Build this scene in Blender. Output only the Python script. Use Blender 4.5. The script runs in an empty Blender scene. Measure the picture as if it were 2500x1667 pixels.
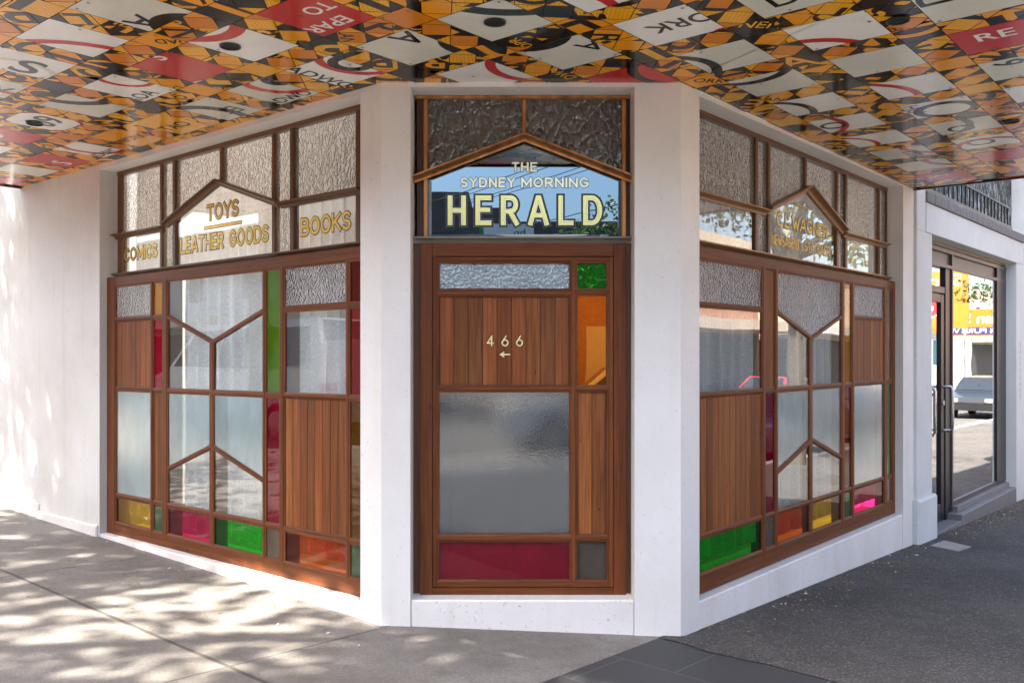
import bpy, math, random
from math import sin, cos, pi, radians
from mathutils import Vector, Matrix
random.seed(7)
S = bpy.context.scene
COL = S.collection

# ------------------------------------------------------------------ camera, sky, sun, exposure
H = 1.55
cd = bpy.data.cameras.new('camera'); cam = bpy.data.objects.new('camera', cd); COL.objects.link(cam)
cam.location = (0, 0, H); cam.rotation_euler = (pi/2, 0, 0)
cd.sensor_width = 36; cd.lens = 36*2212/2500; cd.shift_y = 0.0146
cd.clip_start = 0.05; cd.clip_end = 2000
S.camera = cam
SUN = Vector((-.6835, -.3125, 1.0)).normalized()          # towards the sun
w = bpy.data.worlds.new('World'); S.world = w; w.use_nodes = True
nt = w.node_tree; bg = nt.nodes['Background']
sky = nt.nodes.new('ShaderNodeTexSky'); sky.sky_type = 'NISHITA'; sky.sun_disc = False
sky.sun_elevation = math.asin(SUN.z); sky.sun_rotation = math.atan2(SUN.x, SUN.y)
sky.air_density = 1.0; sky.dust_density = 4.0; sky.ozone_density = 1.0
nt.links.new(sky.outputs[0], bg.inputs[0]); bg.inputs[1].default_value = 0.1
sd = bpy.data.lights.new('sun', 'SUN'); sd.energy = 4.4; sd.angle = radians(.53); sd.color = (1, .93, .83)
so = bpy.data.objects.new('sun', sd); COL.objects.link(so)
so.rotation_euler = SUN.to_track_quat('Z', 'Y').to_euler()
S.view_settings.view_transform = 'Standard'; S.view_settings.look = 'None'
S.view_settings.exposure = 2.7; S.view_settings.gamma = 1.0
S.cycles.max_bounces = 12; S.cycles.diffuse_bounces = 6; S.cycles.glossy_bounces = 5
S.cycles.transparent_max_bounces = 16; S.cycles.transmission_bounces = 8
S.cycles.caustics_reflective = False; S.cycles.caustics_refractive = False
S.cycles.sample_clamp_indirect = 6

# ------------------------------------------------------------------ materials
class NT:
    def __init__(s, name):
        s.m = bpy.data.materials.new(name); s.m.use_nodes = True
        s.t = s.m.node_tree; s.t.nodes.clear()
        s.out = s.n('OutputMaterial')
    def n(s, typ, **k):
        nd = s.t.nodes.new('ShaderNode'+typ)
        for a, v in k.items():
            if a.startswith('_'): nd.inputs[a[1:].replace('_', ' ')].default_value = v
            else: setattr(nd, a, v)
        return nd
    def l(s, a, b): s.t.links.new(a, b)
    def coords(s, kind='Object', scale=(1, 1, 1)):
        tc = s.n('TexCoord'); mp = s.n('Mapping'); mp.inputs['Scale'].default_value = scale
        s.l(tc.outputs[kind], mp.inputs[0]); return mp.outputs[0]
    def noise(s, vec, scale, detail=4, rough=.55, dist=0):
        nd = s.n('TexNoise'); nd.inputs['Scale'].default_value = scale; nd.inputs['Detail'].default_value = detail
        nd.inputs['Roughness'].default_value = rough; nd.inputs['Distortion'].default_value = dist
        s.l(vec, nd.inputs['Vector']); return nd.outputs['Fac']
    def ramp(s, fac, stops):
        r = s.n('ValToRGB'); e = r.color_ramp.elements
        while len(e) < len(stops): e.new(.5)
        for i, (p, c) in enumerate(stops): e[i].position = p; e[i].color = (c[0], c[1], c[2], 1) if len(c) == 3 else c
        s.l(fac, r.inputs[0]); return r.outputs[0]
    def mixc(s, fac, a, b, mode='MIX'):
        m = s.n('MixRGB', blend_type=mode)
        for i, v in ((0, fac), (1, a), (2, b)):
            if hasattr(v, 'is_linked'): s.l(v, m.inputs[i])
            else: m.inputs[i].default_value = v if i == 0 else (v[0], v[1], v[2], 1)
        return m.outputs[0]
    def math(s, op, a, b=0.0):
        m = s.n('Math', operation=op)
        for i, v in ((0, a), (1, b)):
            if hasattr(v, 'is_linked'): s.l(v, m.inputs[i])
            else: m.inputs[i].default_value = v
        return m.outputs[0]
    def bump(s, h, strength=.3, dist=.01):
        b = s.n('Bump'); b.inputs['Strength'].default_value = strength; b.inputs['Distance'].default_value = dist
        s.l(h, b.inputs['Height']); return b.outputs[0]
    def princ(s, col, rough=.5, metal=0, spec=.5, nrm=None, sheen=0):
        p = s.n('BsdfPrincipled')
        for k, v in (('Base Color', col), ('Roughness', rough), ('Metallic', metal), ('Specular IOR Level', spec)):
            if hasattr(v, 'is_linked'): s.l(v, p.inputs[k])
            else: p.inputs[k].default_value = (v[0], v[1], v[2], 1) if k == 'Base Color' else v
        if nrm is not None: s.l(nrm, p.inputs['Normal'])
        s.l(p.outputs[0], s.out.inputs[0]); return p
    def mixs(s, fac, a, b):
        m = s.n('MixShader')
        if hasattr(fac, 'is_linked'): s.l(fac, m.inputs[0])
        else: m.inputs[0].default_value = fac
        s.l(a, m.inputs[1]); s.l(b, m.inputs[2]); return m.outputs[0]

def plain(name, col, rough=.5, metal=0, spec=.5, var=.12, scale=6):
    t = NT(name); v = t.coords()
    n = t.noise(v, scale, 5)
    c = t.mixc(n, [x*(1-var) for x in col], [min(1, x*(1+var)) for x in col])
    t.princ(c, rough, metal, spec); return t.m

def m_render(name, col, grime=.25):
    t = NT(name); v = t.coords()
    n1 = t.noise(v, 1.3, 5, .6); n2 = t.noise(v, 160, 3, .6); n3 = t.noise(v, 22, 5, .65)
    vs = t.coords('Object', (7, 7, .7)); n4 = t.noise(vs, 1.0, 5, .6)
    dirty = [c*k for c, k in zip(col, (.72, .69, .64))]
    f = t.math('MULTIPLY', t.ramp(n1, [(.42, (0, 0, 0)), (.72, (1, 1, 1))]), grime)
    c = t.mixc(f, col, dirty)
    f2 = t.math('MULTIPLY', t.ramp(n4, [(.55, (0, 0, 0)), (.75, (1, 1, 1))]), grime*.7)
    c = t.mixc(f2, c, dirty)
    f3 = t.math('MULTIPLY', t.ramp(t.noise(v, 60, 3, .5), [(.665, (0, 0, 0)), (.70, (1, 1, 1))]), grime*1.2)
    c = t.mixc(f3, c, (.35, .33, .3))
    # splash-back dirt near the pavement
    hgt = t.math('ADD', t.math('MULTIPLY', n3, .7), t.math('MULTIPLY', n2, .4))
    t.princ(c, .62, 0, .3, t.bump(hgt, .4, .007)); return t.m

def m_wood(name, dark, mid, light, rough=.38, spec=.45):
    t = NT(name)
    tc = t.n('TexCoord'); mp = t.n('Mapping'); mp.inputs['Scale'].default_value = (1.6, 42, 1); t.l(tc.outputs['UV'], mp.inputs[0])
    mp2 = t.n('Mapping'); mp2.inputs['Scale'].default_value = (4, 190, 1); t.l(tc.outputs['UV'], mp2.inputs[0])
    mp3 = t.n('Mapping'); mp3.inputs['Scale'].default_value = (9, 30, 1); t.l(tc.outputs['UV'], mp3.inputs[0])
    g1 = t.noise(mp.outputs[0], 1, 5, .6, .6); g2 = t.noise(mp2.outputs[0], 1, 3, .6)
    f = t.math('ADD', t.math('MULTIPLY', g1, .6), t.math('MULTIPLY', g2, .4))
    c = t.ramp(f, [(.30, [x*.8 for x in dark]), (.5, mid), (.76, light)])
    big = t.n('Mapping'); big.inputs['Scale'].default_value = (.9, 5, 1); t.l(tc.outputs['UV'], big.inputs[0])
    c = t.mixc(t.math('MULTIPLY', t.noise(big.outputs[0], 1, 3), .7), c, [x*.55 for x in mid])
    at = t.n('VertexColor', layer_name='tint')
    c = t.mixc(1.0, c, at.outputs[0], 'MULTIPLY')
    knots = t.ramp(t.noise(mp3.outputs[0], 1, 2, .5), [(.235, (.08, .05, .04)), (.275, (1, 1, 1))])
    c = t.mixc(1.0, c, knots, 'MULTIPLY')
    r = t.math('ADD', t.math('MULTIPLY', g2, .25), rough-.12)
    t.princ(c, r, 0, spec, t.bump(f, .25, .002)); return t.m

def m_glass(name, tint=(1, 1, 1), trans=1.0, milk=0.0, milkcol=None, bump=None, refl=1.0, rough=0.0, refr=0.0, ior=1.5, milktrans=.5, warp=.035):
    """thin window glass: tinted see-through + optional milky scatter + fresnel reflection"""
    t = NT(name); v = t.coords()
    if milkcol is None:      # coloured cathedral glass scatters a little of its own colour
        milk = .0 if name in ('yellow_glass', 'magenta_glass', 'green_glass', 'orange_glass') else .42; milkcol = [c*.85 for c in tint]; milktrans = .35
    if name in ('clear_glass', 'shop_glass'): milk = 0
    nrm = None
    if bump:
        kind, sc, st = bump
        if kind == 'hammer':
            vo = t.n('TexVoronoi', feature='DISTANCE_TO_EDGE'); vo.inputs['Scale'].default_value = sc
            vs = t.n('Vector Math'.replace(' ', '')) if False else None
            mp = t.coords('Object', (1, 1, .55)); ns = t.n('TexNoise'); ns.inputs['Scale'].default_value = sc*.8; t.l(mp, ns.inputs['Vector'])
            mx = t.n('MixRGB'); mx.inputs[0].default_value = .05; t.l(mp, mx.inputs[1]); t.l(ns.outputs['Color'], mx.inputs[2])
            t.l(mx.outputs[0], vo.inputs['Vector'])
            h = t.math('ADD', t.ramp(vo.outputs['Distance'], [(.0, (0, 0, 0)), (.16, (.8, .8, .8)), (.5, (1, 1, 1))]), t.math('MULTIPLY', ns.outputs['Fac'], .5))
        elif kind == 'pebble':
            vo = t.n('TexVoronoi', feature='SMOOTH_F1'); vo.inputs['Scale'].default_value = sc; t.l(v, vo.inputs['Vector'])
            h = t.math('ADD', vo.outputs['Distance'], t.math('MULTIPLY', t.noise(v, sc*1.6, 2), .4))
        else:
            h = t.math('ADD', t.noise(v, sc, 2), t.math('MULTIPLY', t.noise(v, sc*.09, 2), .8))
        nrm = t.bump(h, st, .02 if kind != 'fine' else .01)
    else:
        nrm = t.bump(t.noise(v, 2.6, 1), warp, .02)
    tr = t.n('BsdfTransparent'); tr.inputs[0].default_value = (*[c*trans for c in tint], 1)
    base = tr.outputs[0]
    if refr > 0:
        rf = t.n('BsdfRefraction'); rf.inputs['Color'].default_value = (*tint, 1); rf.inputs['IOR'].default_value = 1.12
        rf.inputs['Roughness'].default_value = rough; t.l(nrm, rf.inputs['Normal'])
        base = t.mixs(refr, base, rf.outputs[0])
    if milk > 0:
        mc = t.mixc(t.noise(t.coords('Object', (1, 1, .5)), 7, 4, .6), [x*.55 for x in milkcol], [min(1, x*1.35) for x in milkcol])
        df = t.n('BsdfDiffuse'); t.l(mc, df.inputs[0]); tl = t.n('BsdfTranslucent'); t.l(mc, tl.inputs[0])
        if bump: t.l(nrm, df.inputs['Normal'])
        base = t.mixs(milk, base, t.mixs(milktrans, df.outputs[0], tl.outputs[0]))
    gl = t.n('BsdfGlossy'); gl.inputs['Roughness'].default_value = max(rough, .0); t.l(nrm, gl.inputs['Normal'])
    fr = t.n('Fresnel'); fr.inputs['IOR'].default_value = ior; t.l(nrm, fr.inputs['Normal'])
    f = t.math('MINIMUM', t.math('MULTIPLY', fr.outputs[0], 1.85*refl), 1.0)
    t.l(t.mixs(f, base, gl.outputs[0]), t.out.inputs[0]); return t.m

MT = {}
MT['white'] = m_render('white_render', (.81, .785, .745), .34)
MT['dimmed_white'] = m_render('dimmed_white_render', (.70, .685, .66), .5)  # the white render toned down against overexposure on the side wall, plus heavier stains
MT['white_plinth'] = m_render('white_plinth_paint', (.82, .795, .755), .5)
MT['grey_render'] = m_render('grey_render', (.68, .70, .69), .35)
MT['jarrah'] = m_wood('jarrah', (.045, .014, .005), (.178, .054, .0165), (.33, .112, .036), .45, .2)
MT['plank'] = m_wood('plank_timber', (.055, .017, .006), (.225, .072, .022), (.43, .16, .054), .5, .2)
MT['walnut'] = m_wood('varnished_walnut', (.040, .016, .006), (.15, .062, .020), (.30, .13, .042), .36, .4)
MT['jamb'] = m_wood('old_jamb_timber', (.035, .012, .005), (.12, .05, .016), (.24, .105, .035), .4)
MT['lining'] = plain('lining_timber', (.42, .33, .26), .6)
def m_copper():
    t = NT('copper_cladding'); v = t.coords('Object', (9, 9, 1.6)); n = t.noise(v, 2, 5, .6)
    c = t.ramp(n, [(.3, (.30, .13, .045)), (.55, (.55, .24, .085)), (.75, (.72, .36, .15))])
    t.princ(c, t.math('ADD', t.math('MULTIPLY', n, .25), .2), .75, .5); return t.m
MT['copper'] = m_copper()
MT['bronze'] = plain('bronze_moulding', (.30, .155, .065), .36, .45, .5, .3, 8)
MT['zinc'] = plain('weathered_sill', (.24, .21, .17), .45, .3, .5, .25, 10)
MT['gold'] = plain('gold_leaf', (.80, .52, .08), .22, .4, .5, .25, 14)
MT['pale_gold'] = plain('pale_gold_leaf', (1.0, .86, .32), .2, .5, .5, .14, 30)
MT['cream_letter'] = plain('cream_gilt', (1.0, .93, .66), .2, .5, .5, .05, 30)
MT['outline'] = plain('black_letter_edge', (.012, .011, .010), .35)
MT['grey_outline'] = plain('grey_letter_edge', (.09, .11, .13), .3)  # grey outermost outline of the title letters
MT['brass'] = plain('brass_numeral', (1.0, .84, .45), .22, .5, .5, .05)
# glass
MT['clear'] = m_glass('clear_glass', (.93, .96, .95), refl=1.5)
MT['hammered'] = m_glass('hammered_glass', (.92, .92, .88), bump=('hammer', 36, .6), refr=.22, milk=.26, milkcol=(.92, .86, .78), refl=1.2)
MT['hammered_dark'] = m_glass('hammered_glass_dark', (.30, .26, .22), bump=('hammer', 23, .3), refr=.3, refl=1.7, rough=.06)
MT['pebbled'] = m_glass('pebbled_glass', (.9, .93, .92), bump=('pebble', 80, .9), refr=.3, milk=.75, milkcol=(.90, .93, .92), refl=2.2)
MT['frosted'] = m_glass('frosted_glass', (.8, .92, .92), milk=.62, milkcol=(.40, .58, .62), bump=('fine', 160, .05), rough=.07, refl=1.7, milktrans=.4)
MT['frosted_grey'] = m_glass('frosted_grey_glass', (.35, .42, .44), milk=.8, milkcol=(.085, .103, .11), bump=('fine', 90, .022), rough=.03, refl=2.7, milktrans=.3)
MT['yellow'] = m_glass('yellow_glass', (.92, .62, .03), refl=.55); MT['pink'] = m_glass('magenta_glass', (.80, .015, .16), refl=.55)
MT['green'] = m_glass('green_glass', (.03, .72, .02), refl=.55); MT['orange'] = m_glass('orange_glass', (.95, .20, .01), refl=.55)
MT['crimson'] = m_glass('crimson_glass', (.42, .004, .035), refl=.55); MT['red'] = m_glass('red_glass', (.5, .012, .008), refl=.55)
MT['amber'] = m_glass('amber_glass', (.72, .33, .03), refl=.55); MT['smoky'] = m_glass('smoky_glass', (.34, .27, .21), refl=.55)
MT['dark_green'] = m_glass('dark_green_glass', (.10, .24, .10), refl=.55); MT['olive'] = m_glass('olive_green_glass', (.18, .42, .02), refl=.55)
MT['brown'] = m_glass('brown_amber_glass', (.30, .13, .02), refl=.55)
MT['dark_red'] = m_glass('dark_red_glass', (.28, .02, .008), refl=.55)
MT['door_orange'] = m_glass('door_orange_glass', (.9, .22, .01), refl=9.0); MT['door_green'] = m_glass('door_green_glass', (.02, .5, .02), refl=3.0)
MT['door_crimson'] = m_glass('door_crimson_glass', (.5, .01, .05), refl=.8, milk=.7, milkcol=(.26, .006, .022), milktrans=.1)
MT['door_pebble'] = m_glass('door_pebbled_glass', (.4, .46, .48), bump=('pebble', 55, .32), milk=.6, milkcol=(.32, .45, .49), refl=3.0, milktrans=.2)
def tinted_reflect(key, col):
    t = MT[key].node_tree
    for nd in t.nodes:
        if nd.type == 'BSDF_GLOSSY': nd.inputs[0].default_value = (*col, 1)
tinted_reflect('door_orange', (1, .34, .05)); tinted_reflect('door_green', (.25, .9, .3))
def m_mirror(name, warp):
    t = NT(name); v = t.coords()
    g = t.n('BsdfGlossy'); g.inputs[0].default_value = (.15, .205, .25, 1); g.inputs['Roughness'].default_value = .004
    t.l(t.bump(t.noise(v, 3, 2), warp, .01), g.inputs['Normal']); t.l(g.outputs[0], t.out.inputs[0]); return t.m
MT['mirror'] = m_mirror('silvered_glass', .012)
def m_curtain(name, col, trans=.12):
    t = NT(name); tc = t.n('TexCoord')
    mpa = t.n('Mapping'); mpa.inputs['Scale'].default_value = (40, 260, 1); t.l(tc.outputs['UV'], mpa.inputs[0])
    mpb = t.n('Mapping'); mpb.inputs['Scale'].default_value = (260, 40, 1); t.l(tc.outputs['UV'], mpb.inputs[0])
    f = t.math('MULTIPLY', t.math('ADD', t.noise(mpa.outputs[0], 1, 2), t.noise(mpb.outputs[0], 1, 2)), .5)
    c = t.ramp(f, [(.35, [x*.72 for x in col]), (.6, col)])
    d = t.n('BsdfDiffuse'); t.l(c, d.inputs[0]); tl = t.n('BsdfTranslucent'); t.l(c, tl.inputs[0])
    t.l(t.mixs(trans, d.outputs[0], tl.outputs[0]), t.out.inputs[0]); return t.m
MT['sheer'] = m_curtain('sheer_linen', (.90, .94, .98), .2); MT['pleat'] = m_curtain('cream_pleated_linen', (.92, .85, .78), .38)
# sign sheeting of the soffit
def m_sheet(name, col, rough=.2, ridges=0, dirt=.3, spec=.29):
    t = NT(name); tc = t.n('TexCoord'); v = t.coords()
    n = t.noise(v, 3, 6, .65); vs = t.coords('Object', (4, 22, 4)); scr = t.noise(vs, 6, 6, .7)
    c = t.mixc(t.math('MULTIPLY', t.ramp(n, [(.4, (0, 0, 0)), (.8, (1, 1, 1))]), dirt), col, [x*.55 for x in col])
    if ridges:
        wv = t.n('TexWave', wave_type='BANDS', bands_direction='X'); wv.inputs['Scale'].default_value = ridges; wv.inputs['Distortion'].default_value = .4
        at = t.n('UVMap'); t.l(at.outputs[0], wv.inputs['Vector'])
        c = t.mixc(t.math('MULTIPLY', wv.outputs['Fac'], .5), c, [x*y for x, y in zip(col, (.72, .6, .5))])
    c = t.mixc(t.math('MULTIPLY', t.ramp(scr, [(.64, (0, 0, 0)), (.70, (1, 1, 1))]), dirt*1.6), c, (.12, .11, .09))
    t.princ(c, t.math('ADD', t.math('MULTIPLY', n, .16), rough-.10), 0, spec, t.bump(n, .02, .01)); return t.m
MT['s_yellow'] = m_sheet('yellow_sheeting', (.95, .46, .008), .17, 16, .12)
MT['s_amber'] = m_sheet('amber_sheeting', (.90, .35, .005), .17, 0, .15)
MT['s_orange'] = m_sheet('burnt_orange_sheeting', (.72, .22, .006), .17, 0, .25)
MT['s_black'] = m_sheet('black_sheeting', (.006, .0055, .005), .15, 0, 0)
MT['s_white'] = m_sheet('white_sheeting', (.90, .90, .85), .22, 0, .28)
MT['s_grey'] = m_sheet('weathered_white_sheeting', (.74, .74, .64), .22, 0, .4)
MT['s_red'] = m_sheet('red_sheeting', (.56, .010, .014), .18, 0, .15)
MT['screw'] = plain('screw_head', (.10, .09, .08), .4, .7)
MT['black_metal'] = plain('black_metal', (.018, .018, .02), .35, .2)
MT['dark_hole'] = plain('dark_lamp_recess', (.006, .006, .006), .7)
MT['steel'] = plain('brushed_steel', (.55, .55, .56), .25, .9)
MT['grey_tile'] = plain('grey_step_tile', (.20, .19, .19), .5, 0, .4, .25, 8)
MT['alu'] = plain('bronze_anodised_frame', (.12, .10, .095), .4, .5)
MT['bulkhead'] = plain('dark_bulkhead_panel', (.10, .088, .08), .4, .2)
MT['shop_glass'] = m_glass('shop_glass', (.40, .46, .45), refl=2.0, warp=.02)
MT['etched'] = m_glass('etched_film_glass', (.5, .6, .56), milk=.6, milkcol=(.36, .47, .44), refl=1.8, rough=.02)
MT['plaster'] = plain('interior_plaster', (.82, .80, .77), .8); MT['dark_int'] = plain('dark_interior_lining', (.045, .035, .03), .8)
MT['floor_int'] = plain('interior_timber_floor', (.12, .08, .05), .5)

# ------------------------------------------------------------------ mesh builder
class MB:
    def __init__(s): s.v = []; s.f = []; s.uv = []; s.tint = []; s.mi = []; s.mats = []; s.sm = []
    def mat(s, m):
        m = MT[m] if isinstance(m, str) else m
        if m not in s.mats: s.mats.append(m)
        return s.mats.index(m)
    def face(s, pts, m, uv=None, tint=(1, 1, 1), smooth=False):
        i = len(s.v); s.v += [tuple(p) for p in pts]; s.f.append(tuple(range(i, i+len(pts))))
        s.uv += uv if uv else [(p[0], p[1]) for p in pts]
        s.tint += [tint]*len(pts); s.mi.append(s.mat(m)); s.sm.append(smooth)
    def prism(s, poly, n0, n1, mp, m, grain=(1, 0), ch=0.0, tint=(1, 1, 1), back=False):
        """poly (s,z) extruded from depth n0 to n1 (front), chamfered front edge"""
        ox, oy = random.random()*40, random.random()*40
        g = Vector(grain).normalized(); q = Vector((-g[1], g[0]))
        def uvf(a, b, n=0): return (a*g[0]+b*g[1]+ox, a*q[0]+b*q[1]+oy+n)
        ar = sum(poly[i][0]*poly[(i+1) % len(poly)][1]-poly[(i+1) % len(poly)][0]*poly[i][1] for i in range(len(poly)))
        if ar < 0: poly = poly[::-1]
        N = len(poly); front = inset(poly, ch) if ch else poly
        s.face([mp(a, n1, b) for a, b in front], m, [uvf(a, b) for a, b in front], tint)
        for i in range(N):
            a, b = poly[i], poly[(i+1) % N]; fa, fb = front[i], front[(i+1) % N]
            nn = n1-ch
            s.face([mp(a[0], n0, a[1]), mp(b[0], n0, b[1]), mp(b[0], nn, b[1]), mp(a[0], nn, a[1])], m,
                   [uvf(*a, n0), uvf(*b, n0), uvf(*b, nn), uvf(*a, nn)], tint)
            if ch: s.face([mp(a[0], nn, a[1]), mp(b[0], nn, b[1]), mp(fb[0], n1, fb[1]), mp(fa[0], n1, fa[1])], m,
                          [uvf(*a, nn), uvf(*b, nn), uvf(*fb), uvf(*fa)], tint)
        if back: s.face([mp(a, n0, b) for a, b in poly[::-1]], m, [uvf(a, b) for a, b in poly[::-1]], tint)
    def bar(s, a, b, wd, n0, n1, mp, m, ch=.003, tint=None, ext=0):
        a = Vector(a); b = Vector(b); d = (b-a).normalized(); q = Vector((-d[1], d[0]))*wd/2; a = a-d*ext; b = b+d*ext
        k = random.uniform(.8, 1.15); tint = tint or (k, k*random.uniform(.95, 1.05), k)
        s.prism([tuple(a-q), tuple(b-q), tuple(b+q), tuple(a+q)], n0, n1, mp, m, tuple(d), ch, tint)
    def box(s, c0, c1, m, mp=None, tint=(1, 1, 1)):
        x0, y0, z0 = c0; x1, y1, z1 = c1; mp = mp or (lambda a, b, c: (a, b, c))
        P = [mp(x, y, z) for z in (z0, z1) for y in (y0, y1) for x in (x0, x1)]
        L = {0: (x0, y0, z0)}
        dims = [(x, y, z) for z in (z0, z1) for y in (y0, y1) for x in (x0, x1)]
        for q, ax in (((0, 1, 3, 2), (0, 1)), ((4, 5, 7, 6), (0, 1)), ((0, 1, 5, 4), (0, 2)), ((2, 3, 7, 6), (0, 2)), ((0, 2, 6, 4), (1, 2)), ((1, 3, 7, 5), (1, 2))):
            s.face([P[i] for i in q], m, [(dims[i][ax[0]], dims[i][ax[1]]) for i in q], tint)
    def tube(s, pts, r, m, seg=8, cap=True):
        pts = [Vector(p) for p in pts]; rings = []
        for i, p in enumerate(pts):
            d = (pts[min(i+1, len(pts)-1)]-pts[max(i-1, 0)]).normalized()
            u = d.cross(Vector((0, 0, 1)) if abs(d.z) < .95 else Vector((1, 0, 0))).normalized(); v = d.cross(u)
            rr = r[i] if isinstance(r, (list, tuple)) else r
            rings.append([p+(u*cos(2*pi*k/seg)+v*sin(2*pi*k/seg))*rr for k in range(seg)])
        i0 = len(s.v); mi = s.mat(m)
        for R in rings: s.v += [tuple(q) for q in R]
        for i in range(len(rings)-1):
            for k in range(seg):
                a = i0+i*seg+k; b = i0+i*seg+(k+1) % seg
                s.f.append((a, b, b+seg, a+seg)); s.uv += [(i, k/seg), (i, (k+1)/seg), (i+1, (k+1)/seg), (i+1, k/seg)]
                s.tint += [(1, 1, 1)]*4; s.mi.append(mi); s.sm.append(True)
        if cap:
            for R in (rings[0], rings[-1]): s.face(R, m)
    def build(s, name, parent=None, label=None):
        me = bpy.data.meshes.new(name); me.from_pydata(s.v, [], s.f)
        uvl = me.uv_layers.new(name='UVMap')
        uvl.data.foreach_set('uv', [c for u in s.uv for c in u[:2]])
        ca = me.color_attributes.new('tint', 'FLOAT_COLOR', 'CORNER')
        ca.data.foreach_set('color', [c for t in s.tint for c in (t[0], t[1], t[2], 1)])
        for m in s.mats: me.materials.append(m)
        me.polygons.foreach_set('material_index', s.mi); me.polygons.foreach_set('use_smooth', s.sm)
        me.update()
        o = bpy.data.objects.new(name, me); COL.objects.link(o)
        if parent: o.parent = parent
        if label: o['label'] = label
        return o

def inset(poly, d):
    """offset a ccw polygon inwards by d (outwards for d<0)"""
    N = len(poly); out = []
    for i in range(N):
        p0, p1, p2 = Vector(poly[i-1]), Vector(poly[i]), Vector(poly[(i+1) % N])
        e1 = (p1-p0).normalized(); e2 = (p2-p1).normalized()
        n1 = Vector((-e1[1], e1[0])); n2 = Vector((-e2[1], e2[0]))
        k = 1+n1.dot(n2)
        out.append(tuple(p1+(n1+n2)*(d/max(k, .3))))
    return out
def ccw(poly):
    ar = sum(poly[i][0]*poly[(i+1) % len(poly)][1]-poly[(i+1) % len(poly)][0]*poly[i][1] for i in range(len(poly)))
    return poly if ar > 0 else poly[::-1]
def clip(poly, conv):
    """Sutherland-Hodgman: poly against the ccw convex polygon conv"""
    for i in range(len(conv)):
        ax, ay = conv[i]; bx, by = conv[(i+1) % len(conv)]
        out = []; n = len(poly)
        if n < 3: return []
        side = [(bx-ax)*(p[1]-ay)-(by-ay)*(p[0]-ax) for p in poly]
        for k in range(n):
            p, q, sp, sq = poly[k], poly[(k+1) % n], side[k], side[(k+1) % n]
            if sp >= 0: out.append(p)
            if sp*sq < 0:
                t = sp/(sp-sq); out.append((p[0]+(q[0]-p[0])*t, p[1]+(q[1]-p[1])*t))
        poly = out
    return poly if len(poly) > 2 else []

def empty(name, loc=(0, 0, 0), label=None, cat=None, group=None, rz=0):
    o = bpy.data.objects.new(name, None); COL.objects.link(o); o.location = loc; o.rotation_euler = (0, 0, rz); o.empty_display_size = .2
    if label: tag(o, label, cat, group)
    return o
def tag(o, label, cat, group=None, kind=None):
    o['label'] = label; o['category'] = cat
    if group: o['group'] = group
    if kind: o['kind'] = kind
    return o

# glyphs: triangles of single characters or words, from the built-in font
_gl = {}
def glyph(txt, offset=0.0):
    key = (txt, offset)
    if key in _gl: return _gl[key]
    c = bpy.data.curves.new('t', 'FONT'); c.body = txt; c.size = 1; c.offset = offset; c.resolution_u = 4
    o = bpy.data.objects.new('t', c); COL.objects.link(o)
    dg = bpy.context.evaluated_depsgraph_get(); dg.update()
    me = o.evaluated_get(dg).to_mesh(); me.calc_loop_triangles()
    V = [(v.co.x, v.co.y) for v in me.vertices]
    T = [tuple(V[i] for i in t.vertices) for t in me.loop_triangles]
    o.evaluated_get(dg).to_mesh_clear(); bpy.data.objects.remove(o); bpy.data.curves.remove(c)
    xs = [p[0] for t in T for p in t] or [0]; ys = [p[1] for t in T for p in t] or [0]
    _gl[key] = (T, (min(xs), min(ys), max(xs), max(ys))); return _gl[key]
def _arc(cx, cy, rx, ry, a0, a1, n=12): return [(cx+rx*cos(radians(a0+(a1-a0)*i/n)), cy+ry*sin(radians(a0+(a1-a0)*i/n))) for i in range(n+1)]
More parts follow.
